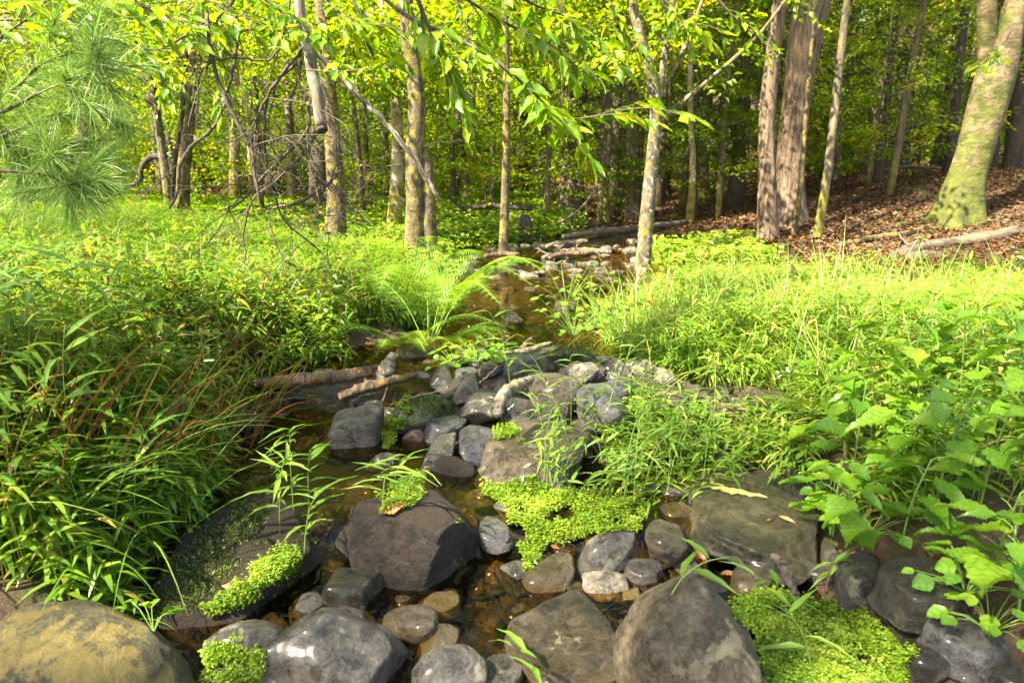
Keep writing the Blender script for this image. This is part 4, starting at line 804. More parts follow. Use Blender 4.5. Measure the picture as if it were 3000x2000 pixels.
# hanging dead limbs and their tangle
t = stick('dead_limb', 'pale lichen-spotted limb hanging with its sawn dark end downward', [(868, -80), (885, 60), (905, 150), (925, 260), (942, 372)], [26, 32, 36, 36, 34], 'wood_lichen', sides=16, rough=.06, seed=50, depth=3.0, twigs=0)
e = PD(942, 376, 3.0) - np.array(t.location); mb = MB(); tube(mb, [e, e + np.array([.004, -.004, -.012])], [.026, .024], 16, .05); obj('sawn_end', mb, 'bark_dark', t)
stick('dead_limb', 'long thin broken branch slanting down before the double trunk', [(890, 100), (960, 190), (1040, 270), (1120, 350), (1200, 445), (1290, 590)], [20, 18, 15, 15, 15, 11], 'wood_lichen', sides=10, seed=51, depth=[3.0, 3.1], twigs=3, tl=(.1, .25), twmat='twig', sub=1)
tang = [([(900, 130), (840, 200), (760, 330), (735, 450), (760, 560)], [12, 10, 8, 7, 4], 5), ([(905, 300), (900, 380), (840, 450), (760, 530), (690, 600), (640, 618)], [11, 10, 9, 8, 6, 3], 8), ([(880, 180), (800, 250), (775, 400), (790, 520), (830, 640), (950, 750), (985, 840)], [9, 8, 7, 6, 6, 5, 3], 7),
        ([(935, 380), (900, 430), (870, 470), (820, 520), (740, 590), (715, 680), (718, 760), (640, 842)], [11, 10, 9, 7, 6, 5, 4, 3], 8), ([(608, 40), (615, 130), (645, 250), (690, 350), (735, 440), (750, 540), (765, 600)], [10, 11, 13, 13, 12, 9, 6], 5), ([(860, -40), (830, 100), (800, 170), (700, 170), (600, 180), (470, 145)], [7, 7, 6, 6, 5, 3], 6),
        ([(712, -30), (640, 50), (560, 95), (480, 140), (330, 138)], [9, 8, 7, 6, 3], 5), ([(870, 40), (880, 200), (850, 330), (895, 420), (940, 520), (990, 560)], [7, 7, 6, 5, 4, 3], 7), ([(660, 300), (620, 380), (560, 430), (530, 480), (520, 560), (498, 610)], [9, 11, 11, 11, 10, 7], 2), ([(690, 40), (693, 130), (685, 200), (660, 290)], [10, 10, 9, 8], 4), ([(960, 340), (1000, 420), (1090, 490), (1180, 480)], [6, 5, 4, 3], 6), ([(800, 610), (880, 590), (960, 540), (1000, 500)], [9, 10, 8, 6], 4)]
tl_ = ['bare twig bowing left of the sawn limb', 'bare branch curving from the sawn limb down to the lower left', 'long bare twig hanging to the bank right of the tangle', 'knotted bare branch in the heart of the tangle', 'dark arching stem left of the tangle', 'bare twig reaching left under the top leaves', 'bare branch crossing the top left leaves', 'bare twig hanging behind the sawn limb', 'dark curved branch hooked on the vine-wrapped trunk', 'short dark stem above the arching one', 'thin bare twig right of the sawn end', 'broken branch lying low across the tangle']
for i, ((pts, w, ntw), lab) in enumerate(zip(tang, tl_)):
    stick('dead_branch', lab, pts, w, 'twig', seed=60 + i, sides=7, depth=[5.5] if i == 8 else [3.1 + .12 * (i % 4)], twigs=int(ntw * 1.7), tl=(.18, .55), sub=2)
stick('vine', 'dark thick vine running up the mossy trunk in the left meadow', [(506, 640), (508, 560), (512, 480), (528, 380), (540, 260), (546, 160), (556, 0), (560, -60)], [12, 14, 14, 14, 13, 12, 12, 12], 'bark_dark', 'vine', 8, .1, seed=75, depth=[b1[1] - .14])
stick('branch', 'dark fallen branch running from the vine-wrapped trunk into the grass', [(545, 600), (575, 630), (610, 660), (640, 680)], [8, 9, 8, 5], 'bark_dark', seed=76, depth=[b1[1] - .1, b1[1] - .5])
def stump(px, py, w, h, label, mat, seed):
    b = Gp(px, py); dist = np.dot(b - EYE, CF); W, Hh = w / F_PX * dist, h / F_PX * dist; r = np.random.default_rng(seed); n = 14
    path = spline([(0, 0, -.08), (r.normal(0, .02), 0, Hh * .5), (r.normal(0, .03), 0, Hh)], n); mb = MB(); tube(mb, path, np.linspace(W * .5, W * .1, n), 18, .5, flare_fn(.5, 8, 5, seed), seed)
    t = thing('stump', label, 'stump', tuple(b)); obj('stump_body', mb, mat, t)
    for k in range(4):
        a = r.uniform(0, 6.28); rt = MB(); d = np.array([np.cos(a), np.sin(a), 0]); tube(rt, spline([d * W * .3 + [0, 0, Hh * .35], d * W * .7 + [0, 0, .06], d * W * 1.2 - [0, 0, .04]], 8), np.linspace(W * .14, W * .05, 8), 7, .2, None, seed + k); obj('root', rt, mat, t)
stump(1530, 715, 90, 85, 'dark root mass of an upturned stump behind the pool', 'bark_dark', 1)
stump(1035, 770, 50, 70, 'crumbling brown stump right of the straight grey trunk', 'bark_hemlock', 2)
stump(905, 765, 46, 62, 'mossy dark stump left of the straight grey trunk', 'bark_dark', 3)

# ------------------------------------------------------------------ single leaves as meshes
def leaf_mesh(name, L, W, serr=.06, nu=14, peak=.38, cup=.12, droop=.25, veins=7, vein_d=.012, point=1.0, notch=0, twist=0., wav=0.):
    V = []; s_ = np.array([-1, -.5, 0, .5, 1])
    for i in range(nu + 1):
        t = i / nu; w = (t / peak) ** .75 if t < peak else ((1 - t) / (1 - peak)) ** (.85 * point)
        w = min(max(w, .015), 1) * W / 2 * (1 + (serr if i % 2 else -serr) * (1 if 0 < i < nu else 0))
        for s in s_:
            x = t * L + abs(s) * L * .035 * (1 if i % 2 == 0 else -.2) - (notch * L * abs(s) * (t < .08))
            z = cup * W * abs(s) ** 1.5 - droop * L * t * t + vein_d * W * math.cos((t * 1.0 - abs(s) * .18) * veins * 2 * math.pi) * (abs(s) > .2)
            V.append((x, s * w, z))
    V = np.array(V); tw = twist * (V[:, 0] / L) ** 1.3; cy2, sy2 = np.cos(tw), np.sin(tw); V = np.stack([V[:, 0], V[:, 1] * cy2 - (V[:, 2] + droop * L * (V[:, 0] / L) ** 2) * sy2, V[:, 2] + V[:, 1] * sy2], -1); V[:, 2] += wav * W * np.sin(V[:, 0] / L * 9 + V[:, 1] / W * 5)
    I = np.arange((nu + 1) * 5).reshape(nu + 1, 5); F = np.stack([I[:-1, :-1], I[1:, :-1], I[1:, 1:], I[:-1, 1:]], -1).reshape(-1, 4)
    return MB().add(V, F).mesh(name)
BEECH = [leaf_mesh('leaf', .10, .052, .04, 12, .42, .14, d, 8, .02, twist=tw, wav=.03) for d, tw in ((.05, .2), (.18, -.5), (.3, .6), (.4, -.2))]
NETTLE = [leaf_mesh('leaf', .13, .088, .10, 18, .32, .10, d, 8, .03, 1.25, .04, twist=tw, wav=.05) for d, tw in ((.1, .25), (.25, -.5), (.4, .6), (.55, -.3), (.2, .9))]
LANCE = [leaf_mesh('leaf', .075, .0125, .0, 6, .35, .12, d, 1, 0) for d in (.2, .5, .9)]
ROUND = [leaf_mesh('leaf', .042, .036, .04, 10, .45, .12, d, 5, .02, .7, .05) for d in (.1, .25)]
for lst, mt in ((BEECH, 'beech'), (NETTLE, 'nettle'), (LANCE, 'grassleaf'), (ROUND, 'nettle')):
    for me in lst: me.materials.append(M[mt])
def frame(d, up=(0, 0, 1)):
    d = unit(d); u = np.asarray(up, float); y = np.cross(u, d); y = y / max(np.linalg.norm(y), 1e-6); z = np.cross(d, y)
    return Matrix(((d[0], y[0], z[0]), (d[1], y[1], z[1]), (d[2], y[2], z[2])))
def put_leaf(parent, meshes, p, d, sc, r, roll=.35, label=None, mat=None):
    o = obj('leaf', meshes[r.integers(len(meshes))], None, parent, tuple(p), frame(d, (r.normal(0, roll), r.normal(0, roll), 1)), sc)
    return o
def leafy_branch(label, pts, depth, wpx, n, seed, size=1., tw=6, tlen=(.12, .3), group=None, meshes=None):
    n = int(n * 1.6); tw = tw + 2
    r = np.random.default_rng(seed); dp = np.interp(np.linspace(0, 1, len(pts)), np.linspace(0, 1, len(np.atleast_1d(depth))), np.atleast_1d(depth)); q = np.array([PD(a, b, y) for (a, b), y in zip(pts, dp)]); base = q[0].copy()
    path = spline(q, 26) - base; dist = np.dot(q.mean(0) - EYE, CF); rad = np.linspace(wpx, 2.2, 26) / 2 / F_PX * dist
    t = thing('leafy_branch', label, 'branch', tuple(base), group); mb = MB(); tube(mb, path, rad, 7, .05, None, seed); obj('limb', mb, 'twig', t)
    seats = []
    for i in range(tw):
        j = int(np.interp(i + r.uniform(-.3, .3), [0, tw], [5, 24])); tg = unit(path[min(j + 1, 25)] - path[j - 1]); sd = np.cross(tg, [0, 0, 1]) * (1 if i % 2 else -1); L = r.uniform(*tlen)
        d = unit(tg * .7 + sd * .8 + r.normal(0, .15, 3) + [0, 0, -.1]); tp = spline([path[j], path[j] + d * L * .5, path[j] + d * L + [0, 0, -.15 * L]], 8); m2 = MB(); tube(m2, tp, np.linspace(.0022, .001, 8), 4, cap=False); obj('twig', m2, 'twig', t); seats.append(tp)
    seats.append(path[6:])
    for k in range(n):
        tp = seats[min(int(r.random() * (tw + 1.6)), tw)]; j = r.integers(1, len(tp)); tg = unit(tp[j] - tp[j - 1]); sd = np.cross(tg, [0, 0, 1]) * (1 if k % 2 else -1)
        if j == len(tp) - 1: d = tg
        else: d = unit(tg * .7 + sd * .8 + r.normal(0, .25, 3))
        d = unit(d * [1, 1, .5] + [0, 0, -.22]); put_leaf(t, meshes or BEECH, tp[j], d, size * r.uniform(.65, 1.15), r)
    return t
leafy_branch('long leafy beech branch sweeping down before the pool to the spotted birch', [(1040, -90), (1180, 40), (1330, 110), (1450, 175), (1560, 270), (1650, 345), (1780, 330), (1890, 295)], [2.5, 2.2, 2.4], 14, 58, 1, .82, 10)
leafy_branch('leafy beech branch with drooping tip left of the long one', [(1190, -90), (1240, 40), (1285, 150), (1320, 230), (1350, 285)], [2.3, 2.4], 16, 24, 2, .82, 5, (.1, .2))
leafy_branch('leafy twig hanging before the double trunk', [(900, 205), (1000, 210), (1100, 195), (1200, 180)], [2.7, 2.5], 6, 14, 3, .8, 4, (.06, .14))
leafy_branch('leafy branch along the top edge above the long beech branch', [(1250, -80), (1400, 20), (1520, 90), (1640, 150), (1700, 210)], [2.6, 2.8], 12, 34, 4, .9, 8)
leafy_branch('leafy branch at the top right of the beech', [(1420, -90), (1560, 10), (1680, 60), (1770, 130)], [3.0, 3.2], 12, 34, 5, .95, 8)
tops = [([(-60, 150), (30, 90), (120, 20), (170, -60)], 2.3, 'leafy branch in the top left corner'), ([(-40, 60), (120, 60), (260, 80), (330, 100)], 2.7, 'leafy branch above the pine needles'), ([(120, -80), (180, 20), (250, 90), (330, 150)], 2.9, 'leafy branch drooping over the pine bough'), ([(320, -80), (420, 20), (520, 60), (600, 90)], 3.1, 'leafy branch left of the vine at the top edge'),
        ([(480, -80), (620, 10), (740, 60), (840, 110)], 3.2, 'leafy branch at the top edge above the tangle'), ([(700, -80), (790, 10), (860, 50), (960, 80)], 2.9, 'leafy branch around the top of the sawn limb'), ([(880, -80), (960, 10), (1040, 60), (1130, 80)], 3.1, 'leafy branch left of the double trunk at the top'), ([(0, -60), (150, -10), (300, 20), (420, 10)], 2.5, 'leafy branch along the top left edge'), ([(560, -80), (600, 20), (640, 120), (650, 190)], 3.4, 'leafy branch hanging above the arching stem'),
        ([(250, 40), (380, 110), (450, 180), (480, 250)], 3.6, 'leafy branch right of the pine bough'), ([(2060, -60), (2140, 40), (2220, 110), (2270, 150)], 4.0, 'leafy twig left of the ridged trunks'), ([(2960, 90), (2930, 140), (2900, 160), (2870, 180)], 4.5, 'leafy sprig before the yellow birch')]
tops += [([(1000 + 150 * k, -90), (1040 + 150 * k, 10), (1090 + 150 * k, 60 + 25 * (k % 3)), (1150 + 150 * k, 100 + 40 * (k % 3))], 3.9 + .25 * (k % 3), 'leafy branch at the top edge ' + w) for k, w in enumerate(['above the double trunk', 'right of the double trunk', 'left of the thin mossy trunk', 'above the thin mossy trunk', 'between the mossy trunk and the birch', 'left of the birch forks', 'above the birch forks'])]
for i, (pts, dp, lab) in enumerate(tops): leafy_branch(lab, pts, dp, 9, 14 if 9 < i < 12 else 30, 20 + i, .75 if 9 < i < 12 else .82, 7, (.12, .28))

# white pine bough from a tree just left of the picture
r = np.random.default_rng(5); pb = H1(-2.75, 2.3); pine = thing('pine_tree', 'white pine reaching into the left edge with long soft needles', 'tree', (-2.75, 2.3, pb)); PB = np.array([-2.75, 2.3, pb])
mb = MB(); tube(mb, spline([(0, 0, -.1), (.03, 0, 2), (0, 0, 5)], 10), np.linspace(.09, .04, 10), 12, .1); obj('trunk', mb, 'bark_hemlock', pine)
boughs = [[(-300, 330), (0, 330), (120, 270), (260, 215), (400, 190)], [(-300, 420), (0, 400), (100, 360), (240, 330), (340, 330)], [(-300, 480), (-20, 450), (100, 430), (200, 420), (310, 410)], [(-300, 480), (0, 500), (120, 510), (220, 535), (300, 550)], [(-300, 300), (-50, 280), (40, 260), (120, 190), (230, 150)], [(-250, 380), (-40, 370), (60, 400), (130, 470), (160, 500)]]
for i, bp_ in enumerate(boughs):
    q = np.array([PD(a, b, 2.15 + .09 * (i % 3)) for a, b in bp_]); path = spline(q, 24) - PB; lb = MB(); tube(lb, path, np.linspace(.007, .002, 24), 6); bo = obj('bough', lb, 'twig', pine)
    nb = MB(); sp_ = [path[8:]]
    for k in range(7):
        j = r.integers(6, 22); d = unit(path[j + 1] - path[j] + r.normal(0, .012, 3)); d = unit(d + r.normal(0, .5, 3)); L = r.uniform(.08, .2); tp = path[j] + d * np.linspace(0, L, 8)[:, None]; sp_.append(tp); tube(lb, tp, np.linspace(.002, .001, 8), 4, cap=False)
    for tp in sp_:
        n = 340 if len(tp) > 10 else 170; f = r.random(n) ** .7 * (len(tp) - 1.01); j = f.astype(int); p = tp[j] + (tp[j + 1] - tp[j]) * (f - j)[:, None]; tg = unit(tp[j + 1] - tp[j])
        D = unit(tg * 1.0 + r.normal(0, .55, (n, 3))); strips(nb, p, D, r.normal(0, 1, (n, 3)), r.uniform(.08, .135, n), .0018, np.clip(r.normal(.5, .28, n), 0, 1), 3, r.uniform(.2, .8, n), prof=lambda t: .8)
    bo.data = lb.mesh('bough'); bo.data.materials.append(M['twig']); tag(obj('needles', nb, 'pine', bo), kind='stuff')

# ------------------------------------------------------------------ plants one can tell apart
def grass_stem(label, px, py, h, lean, n, seed, group=None, size=1., red=False, base=None):
    r = np.random.default_rng(seed); b = hit(px, py)[0] if base is None else base; t = thing('stiltgrass_stem', label, 'grass stem', tuple(b), group)
    path = spline([(0, 0, -.01), (lean[0] * .25, lean[1] * .25, h * .45), (lean[0] * .6, lean[1] * .6, h * .82), (lean[0], lean[1], h)], 16); mb = MB(); tube(mb, path, np.linspace(.0016, .0008, 16), 5); obj('stem', mb, 'stem_red' if red else 'stem_green', t)
    a0 = r.uniform(0, 3.14)
    for k in range(n):
        j = int(np.interp(k, [0, n - 1], [4, 15])); a = a0 + (k % 2) * np.pi + r.normal(0, .45); put_leaf(t, LANCE, path[j], (np.cos(a), np.sin(a), .55 + r.normal(0, .2)), size * r.uniform(.7, 1.25) * (1 if k < n - 1 else .7), r, .2)
    return t
r = np.random.default_rng(77)
sites = [(1780, 1330, 'among the stems over the large flat slab'), (1850, 1380, 'right of the large flat slab'), (1900, 1300, 'between the blue-grey egg and the flat olive slab'), (1960, 1420, 'at the left corner of the flat olive slab'), (1700, 1460, 'in the bright cress patch'), (1820, 1480, 'at the right end of the cress patch'), (2040, 1350, 'behind the flat olive slab'), (1640, 1420, 'at the lower edge of the large flat slab'), (1740, 1260, 'in front of the blue-grey egg boulder')]
k = 0
for px, py, where in sites:
    for i in range(5):
        grass_stem('bright stiltgrass stem ' + where, px + r.normal(0, 38), py + r.normal(0, 26), r.uniform(.12, .30), (r.normal(0, .08), r.normal(-.02, .06)), r.integers(6, 10), 1000 + k, 'stiltgrass stems ' + where, .85); k += 1
for i, (px, py, h, lx, n, lab) in enumerate([(1500, 1165, .33, -.08, 8, 'tall thin stem rising from the middle rock pile beside the pool'), (1640, 1330, .36, -.12, 7, 'single leaning stem in front of the big brown boulder'), (1590, 2030, .13, -.06, 5, 'little reddish seedling before the square slab'), (2380, 1960, .16, -.1, 5, 'arching stem at the bottom edge over the cress mat'), (2340, 1840, .15, -.12, 5, 'arching stem over the left of the cress mat'),
        (1120, 1480, .12, .03, 7, 'small leafy stem on the big dark boulder by the left pool'), (1150, 1450, .14, .05, 8, 'yellowish leafy stem behind the big dark boulder'), (1180, 1470, .10, .05, 6, 'short leafy stem on the rim of the big dark boulder'), (2420, 1720, .09, .0, 5, 'small round-leaved sprig by the orange stone'), (1150, 790, .5, .05, 6, 'thin stem before the double trunk'), (860, 1500, .26, .02, 12, 'upright leafy stem at the water edge of the left pool'), (905, 1520, .22, .03, 11, 'leafy stem right of the upright one by the left pool'), (820, 1560, .22, .04, 11, 'leafy stem on the long dark slab'), (890, 1620, .18, .06, 10, 'drooping stem at the end of the long dark slab'), (1960, 1740, .1, .1, 4, 'bent stem beside the whitish triangular stone')]):
    grass_stem(lab, px, py, h, (lx, -.03), n, 1500 + i, size=1.1, red=i in (2, 8))
for i, (px, py, h, lx, n, sz, lab) in enumerate([(300, 1330, .62, .03, 11, 1.7, 'tall broad-bladed weed standing above the left grass'), (150, 1250, .60, -.05, 11, 1.7, 'tall weed near the left edge of the meadow'), (420, 1210, .58, .06, 10, 1.6, 'tall weed with a pale leaf right of the broad-bladed one'), (60, 1420, .6, .05, 11, 1.6, 'tall weed at the left edge'), (520, 1280, .5, -.04, 10, 1.5, 'weed standing among the red tussocks'), (230, 1500, .5, .08, 10, 1.5, 'weed above the lichen boulder'), (700, 1050, .42, .04, 9, 1.5, 'weed above the left end of the rotting log'), (930, 1040, .3, .06, 9, 1.4, 'lance-leaved weed above the middle of the rotting log'), (1020, 1030, .28, .02, 9, 1.4, 'lance-leaved weed left of the lichen-crusted stub'), (2540, 1010, .42, -.1, 9, 1.6, 'tall weed in the right bank grass'), (2250, 930, .36, .08, 8, 1.4, 'tall weed at the back of the right bank'), (2800, 1060, .45, -.05, 9, 1.6, 'tall weed right of the others in the bank grass'), (1990, 960, .34, .1, 9, 1.3, 'weed bending toward the spotted birch'), (400, 1620, .34, .1, 9, 1.5, 'weed leaning over the long dark slab'), (330, 1640, .3, .14, 8, 1.6, 'stem arching from the grass over the long dark slab')]):
    grass_stem(lab, px, py, h, (lx, -.05), n, 1700 + i, size=sz, base=Gp(px, py), red=i in (0, 3, 4))
def nettle(label, px, py, h, lean, n, seed, size=1., base=None):
    r = np.random.default_rng(seed); b = hit(px, py)[0] if base is None else np.asarray(base); t = thing('nettle_plant', label, 'nettle', tuple(b), 'wood nettles on the right bank')
    path = spline([(0, 0, -.02), (lean[0] * .3, lean[1] * .3, h * .5), (lean[0], lean[1], h)], 16); mb = MB(); tube(mb, path, np.linspace(.0035, .0018, 16), 6); obj('stem', mb, 'stem_green', t); a = r.uniform(0, 6)
    for k in range(n):
        j = int(np.interp(k, [0, n - 1], [4, 15])); a += 2.3 + r.normal(0, .4); d = np.array([np.cos(a), np.sin(a), .15]); pe = r.uniform(.03, .07) * (1.2 - j / 20); q = path[j] + d * pe + [0, 0, .3 * pe]
        pm = MB(); tube(pm, [path[j], (path[j] + q) / 2 + [0, 0, .004], q], [.0014, .0012, .001], 4, cap=False); obj('petiole', pm, 'stem_green', t)
        put_leaf(t, NETTLE, q, d + [0, 0, r.uniform(-.35, .1)], size * r.uniform(.6, 1.1) * np.interp(k, [0, n - 1], [1.05, .65]), r, .25)
def world_at(px, py, y): 
    q = PD(px, py, y); return np.array([q[0], q[1], H1(q[0], q[1])])
nb_ = [(2440, 1575, .20, 'low nettle whose big pale leaf hangs by the flat olive slab'), (2530, 1610, .20, 'low nettle above the blocky grey stone'), (2640, 1590, .22, 'low nettle above the wide dark slab'),  (2900, 1720, .24, 'low nettle right of the shiny bluish slab'), (2985, 1800, .22, 'low nettle in the lower right corner'),
 (2490, 1440, .30, 'nettle with serrated leaves behind the low ones, nearest the brook'), (2610, 1460, .32, 'broad-leaved nettle in the second row above the wide dark slab'), (2735, 1490, .34, 'nettle in the second row, right of the broad-leaved one'), (2860, 1520, .34, 'nettle in the second row near the right edge'), (2970, 1580, .34, 'nettle in the second row at the right edge'),
 (2430, 1330, .32, 'nettle with pointed leaves reaching left over the black wet stone'), (2550, 1330, .38, 'nettle behind the serrated one'), (2690, 1350, .40, 'tall nettle in the third row'), (2830, 1370, .42, 'tall nettle in the third row toward the right edge'), (2960, 1400, .44, 'tall nettle in the third row at the right edge'), (2640, 1225, .40, 'nettle with a dark upright leaf amid the grass'), (2800, 1240, .42, 'rear nettle amid the grass'), (2950, 1260, .46, 'rear nettle at the right edge'), (2900, 1140, .42, 'farthest nettle at the right edge of the meadow')]
r = np.random.default_rng(6)
for i, (px, py, h, lab) in enumerate(nb_):
    nettle(lab, 0, 0, h * 1.1, (r.normal(-.07, .05), r.normal(-.09, .04)), r.integers(10, 14), 2000 + i, r.uniform(.95, 1.2), Gp(px, py))
# small round-leaved plants creeping at the water's edge
def sprig(label, px, py, n, seed, spread=.09, group=None, h=.05):
    r = np.random.default_rng(seed); b = hit(px, py)[0]; t = thing('creeping_plant', label, 'plant', tuple(b), group); sm = MB()
    for k in range(n):
        a = r.uniform(0, 6.28); d = np.array([np.cos(a), np.sin(a), 0]); q = d * r.uniform(.2, 1) * spread + [0, 0, r.uniform(.3, 1.3) * h]; tube(sm, [np.zeros(3), q * .6 + [0, 0, .01], q], [.0012, .001, .0008], 4, cap=False); put_leaf(t, ROUND, q, d + [0, 0, -.15], r.uniform(.6, 1.2), r, .3)
    obj('stems', sm, 'stem_green', t)
for i, (px, py, n, s, h, lab) in enumerate([(1400, 1060, 34, .16, .06, 'round-leaved creeper trailing over the stones below the fern'), (1330, 1075, 22, .12, .05, 'round-leaved creeper beside the purple-grey pointed stone'), (1440, 1040, 22, .12, .07, 'round-leaved creeper at the outlet left side'), (1680, 985, 30, .18, .16, 'bright leafy plant at the right side of the upper pool'), (1740, 960, 30, .2, .2, 'leafy plant behind the right outlet bank'), (1790, 1000, 24, .16, .16, 'leafy plant beside the tan stone'), (2550, 1560, 26, .12, .08, 'creeping plant below the nettles'), (2830, 1740, 26, .12, .08, 'round-leaved plant right of the wide dark slab'), (2900, 1850, 22, .10, .08, 'round-leaved plant beside the shiny bluish slab'), (2440, 1470, 20, .09, .07, 'round-leaved plant right of the flat olive slab'), (1660, 900, 20, .16, .2, 'leafy plant reaching over the upper pool'), (450, 1850, 5, .06, .05, 'few dark leaves between the lichen boulder and mossy slab')]):
    sprig(lab, px, py, n, 2500 + i, s, None, h)
FERNS = [Gp(1255, 1030)[:2], Gp(1190, 1050)[:2], Gp(1310, 1030)[:2]]
# ferns: frond > pinna
def pinna_mesh():
    mb = MB(); n = 9; t = np.linspace(.05, .95, n)
    for sd in (-1, 1):
        B = np.stack([t, 0 * t, 0 * t], -1); D = np.stack([.35 + 0 * t, sd * np.ones(n), 0 * t], -1); leaves(mb, B, D, np.tile([0, 0, 1.], (n, 1)), .20 * (1 - t) ** .7 + .03, .075 * (1.15 - t), np.clip(.5 + .2 * np.sin(t * 9), 0, 1), .1, .05)
    strips(mb, np.array([[0, 0, 0.]]), np.array([[1., 0, 0]]), np.array([[0, 0, 1.]]), 1., .02, .4, 2, 0.02); me = mb.mesh('pinna'); me.materials.append(M['fern']); return me
PINNA = pinna_mesh()
def fern(label, base, nf, L, seed, az=None, rise=.9):
    r = np.random.default_rng(seed); t = thing('fern', label, 'fern', tuple(base), 'ferns by the pool')
    for f in range(nf):
        a = (r.uniform(0, 6.28) if az is None else az[f % len(az)] + r.normal(0, .2)); d = np.array([np.cos(a), np.sin(a), 0]); l = L * r.uniform(.75, 1.1); up = rise * r.uniform(.8, 1.2)
        path = spline([np.zeros(3), d * l * .3 + [0, 0, l * .45 * up], d * l * .65 + [0, 0, l * .62 * up], d * l * .98 + [0, 0, l * .5 * up]], 24); mb = MB(); tube(mb, path, np.linspace(.002, .0008, 24), 5); fo = obj('frond', mb, 'stem_green', t)
        s = np.cross(d, [0, 0, 1.])
        for j in range(5, 24):
            tt = (j - 5) / 18; ln_ = l * .26 * (1 - tt) ** .8 * min(1, .55 + tt * 3) + .006; tg = unit(path[min(j + 1, 23)] - path[j - 1])
            for sd in (-1, 1): obj('pinna', PINNA, None, fo, tuple(path[j]), frame(tg * .35 + s * sd + [0, 0, -.12], np.cross(s, tg)), ln_)
fern('tall bright fern on the left side of the pool outlet', Gp(1255, 1030), 9, .66, 1, [0.2, -.6, -1.2, -1.8, 1.3, 2.6, -.2, 1.7], 1.15)
fern('low fern drooping toward the lichen-crusted stub', Gp(1190, 1050), 7, .44, 2, [-1.2, -2, -.6, -1.6, -2.6, -.2], .7)
fern('fern drooping over the water right of the tall one', Gp(1310, 1030), 6, .42, 3, [-.4, -1.1, .1, -1.6, -.8], .6)
# sedge tussocks with reddening blades on the left bank
def tussock(label, base, n, L, seed, lean=(0, 0), red=.5):
    r = np.random.default_rng(seed); t = thing('sedge_tussock', label, 'sedge', tuple(base), 'sedge tussocks on the left bank')
    for k in range(n):
        a = r.uniform(0, 6.28); d = np.array([np.cos(a) * .33 + lean[0], np.sin(a) * .33 + lean[1], 1.0]); mb = MB(); p = r.normal(0, .035, 2)
        strips(mb, np.array([[p[0], p[1], -.01]]), d[None], np.array([[-np.sin(a) + .01, np.cos(a), .2]]), L * r.uniform(.55, 1.15), r.uniform(.004, .0085), float(np.clip(r.normal(red, .3), 0, 1)), 9, r.uniform(.6, 2.0), prof=lambda t: min(1, .7 + t) * (1 - t ** 3 * .9)); obj('blade', mb, 'sedge', t)
ts = [(60, 1560, .62, 'reddish tussock at the left edge above the lichen boulder'), (180, 1500, .6, 'reddish tussock right of the one at the left edge'), (330, 1480, .55, 'tussock between the left edge and the long dark slab'), (480, 1420, .55, 'tussock behind the long dark slab'), (620, 1380, .55, 'tussock of red blades beside the left pool'), (700, 1330, .5, 'tussock bending over the left pool'), (560, 1300, .5, 'tussock behind the red-bladed one'), (740, 1120, .5, 'tussock at the left end of the rotting log'), (380, 1300, .55, 'tall tussock in the left grass'), (90, 1340, .6, 'tussock deep in the left grass near the edge'), (640, 1080, .42, 'brownish tussock further up the left bank'), (760, 1240, .46, 'tussock leaning over the water before the square block')]
for i, (px, py, L, lab) in enumerate(ts): tussock(lab, Gp(px, py), 25 if i < 6 else 14, L, 3000 + i, (.05 if px > 450 else .0, -.06), .62 if i < 8 else .4)

# ------------------------------------------------------------------ grass that nobody could count
def stilt(mb, x, y, h, nodes, leafL, leafW, seg, r, lean=.22, stem=True, tmean=.5):
    h = h * (.38 + .62 * sstep(0, .45, np.maximum(np.interp(y, LY, LX) - x, x - np.interp(y, RY, RX))))
    n = len(x); z = H(x, y); B0 = np.stack([x, y, z], -1); la = r.uniform(0, 6.28, n); lm_ = np.abs(r.normal(0, lean, n)) * h; lv = np.stack([np.cos(la) * lm_, np.sin(la) * lm_, 0 * la], -1); st_t = np.clip(r.normal(tmean, .28, n), 0, .98)
    if stem: strips(mb, B0, np.stack([lv[:, 0] * .5, lv[:, 1] * .5, h], -1), np.stack([0 * x, -np.ones(n), 0 * x + .2], -1), h * 1.0, .0032, np.clip(st_t + .1, 0, 1), 2, 0.1, prof=lambda t: 1.)
    a0 = r.uniform(0, 6.28, n)
    for k in range(nodes):
        t = (k + 1.2) / (nodes + .4); p = B0 + lv * t ** 1.7 + np.stack([0 * x, 0 * x, h * t], -1); a = a0 + k * np.pi + r.normal(0, .5, n)
        D = np.stack([np.cos(a), np.sin(a), r.uniform(.2, .8, n)], -1); N = np.stack([-np.cos(a) * .3 + r.normal(0, .2, n), -np.sin(a) * .3 + r.normal(0, .2, n), np.ones(n)], -1); L = leafL * r.uniform(.6, 1.25, n)
        tt = np.clip(st_t + r.normal(0, .12, n), 0, 1)
        if seg > 1: strips(mb, p, D, N, L, leafW * r.uniform(.8, 1.2, n), tt, seg, r.uniform(.5, 1.6, n), prof=lambda t: [.3, 1., .75, .3][min(int(t * 3.99), 3)])
        else: leaves(mb, p, D, N, L, leafW, tt, .2, .35)
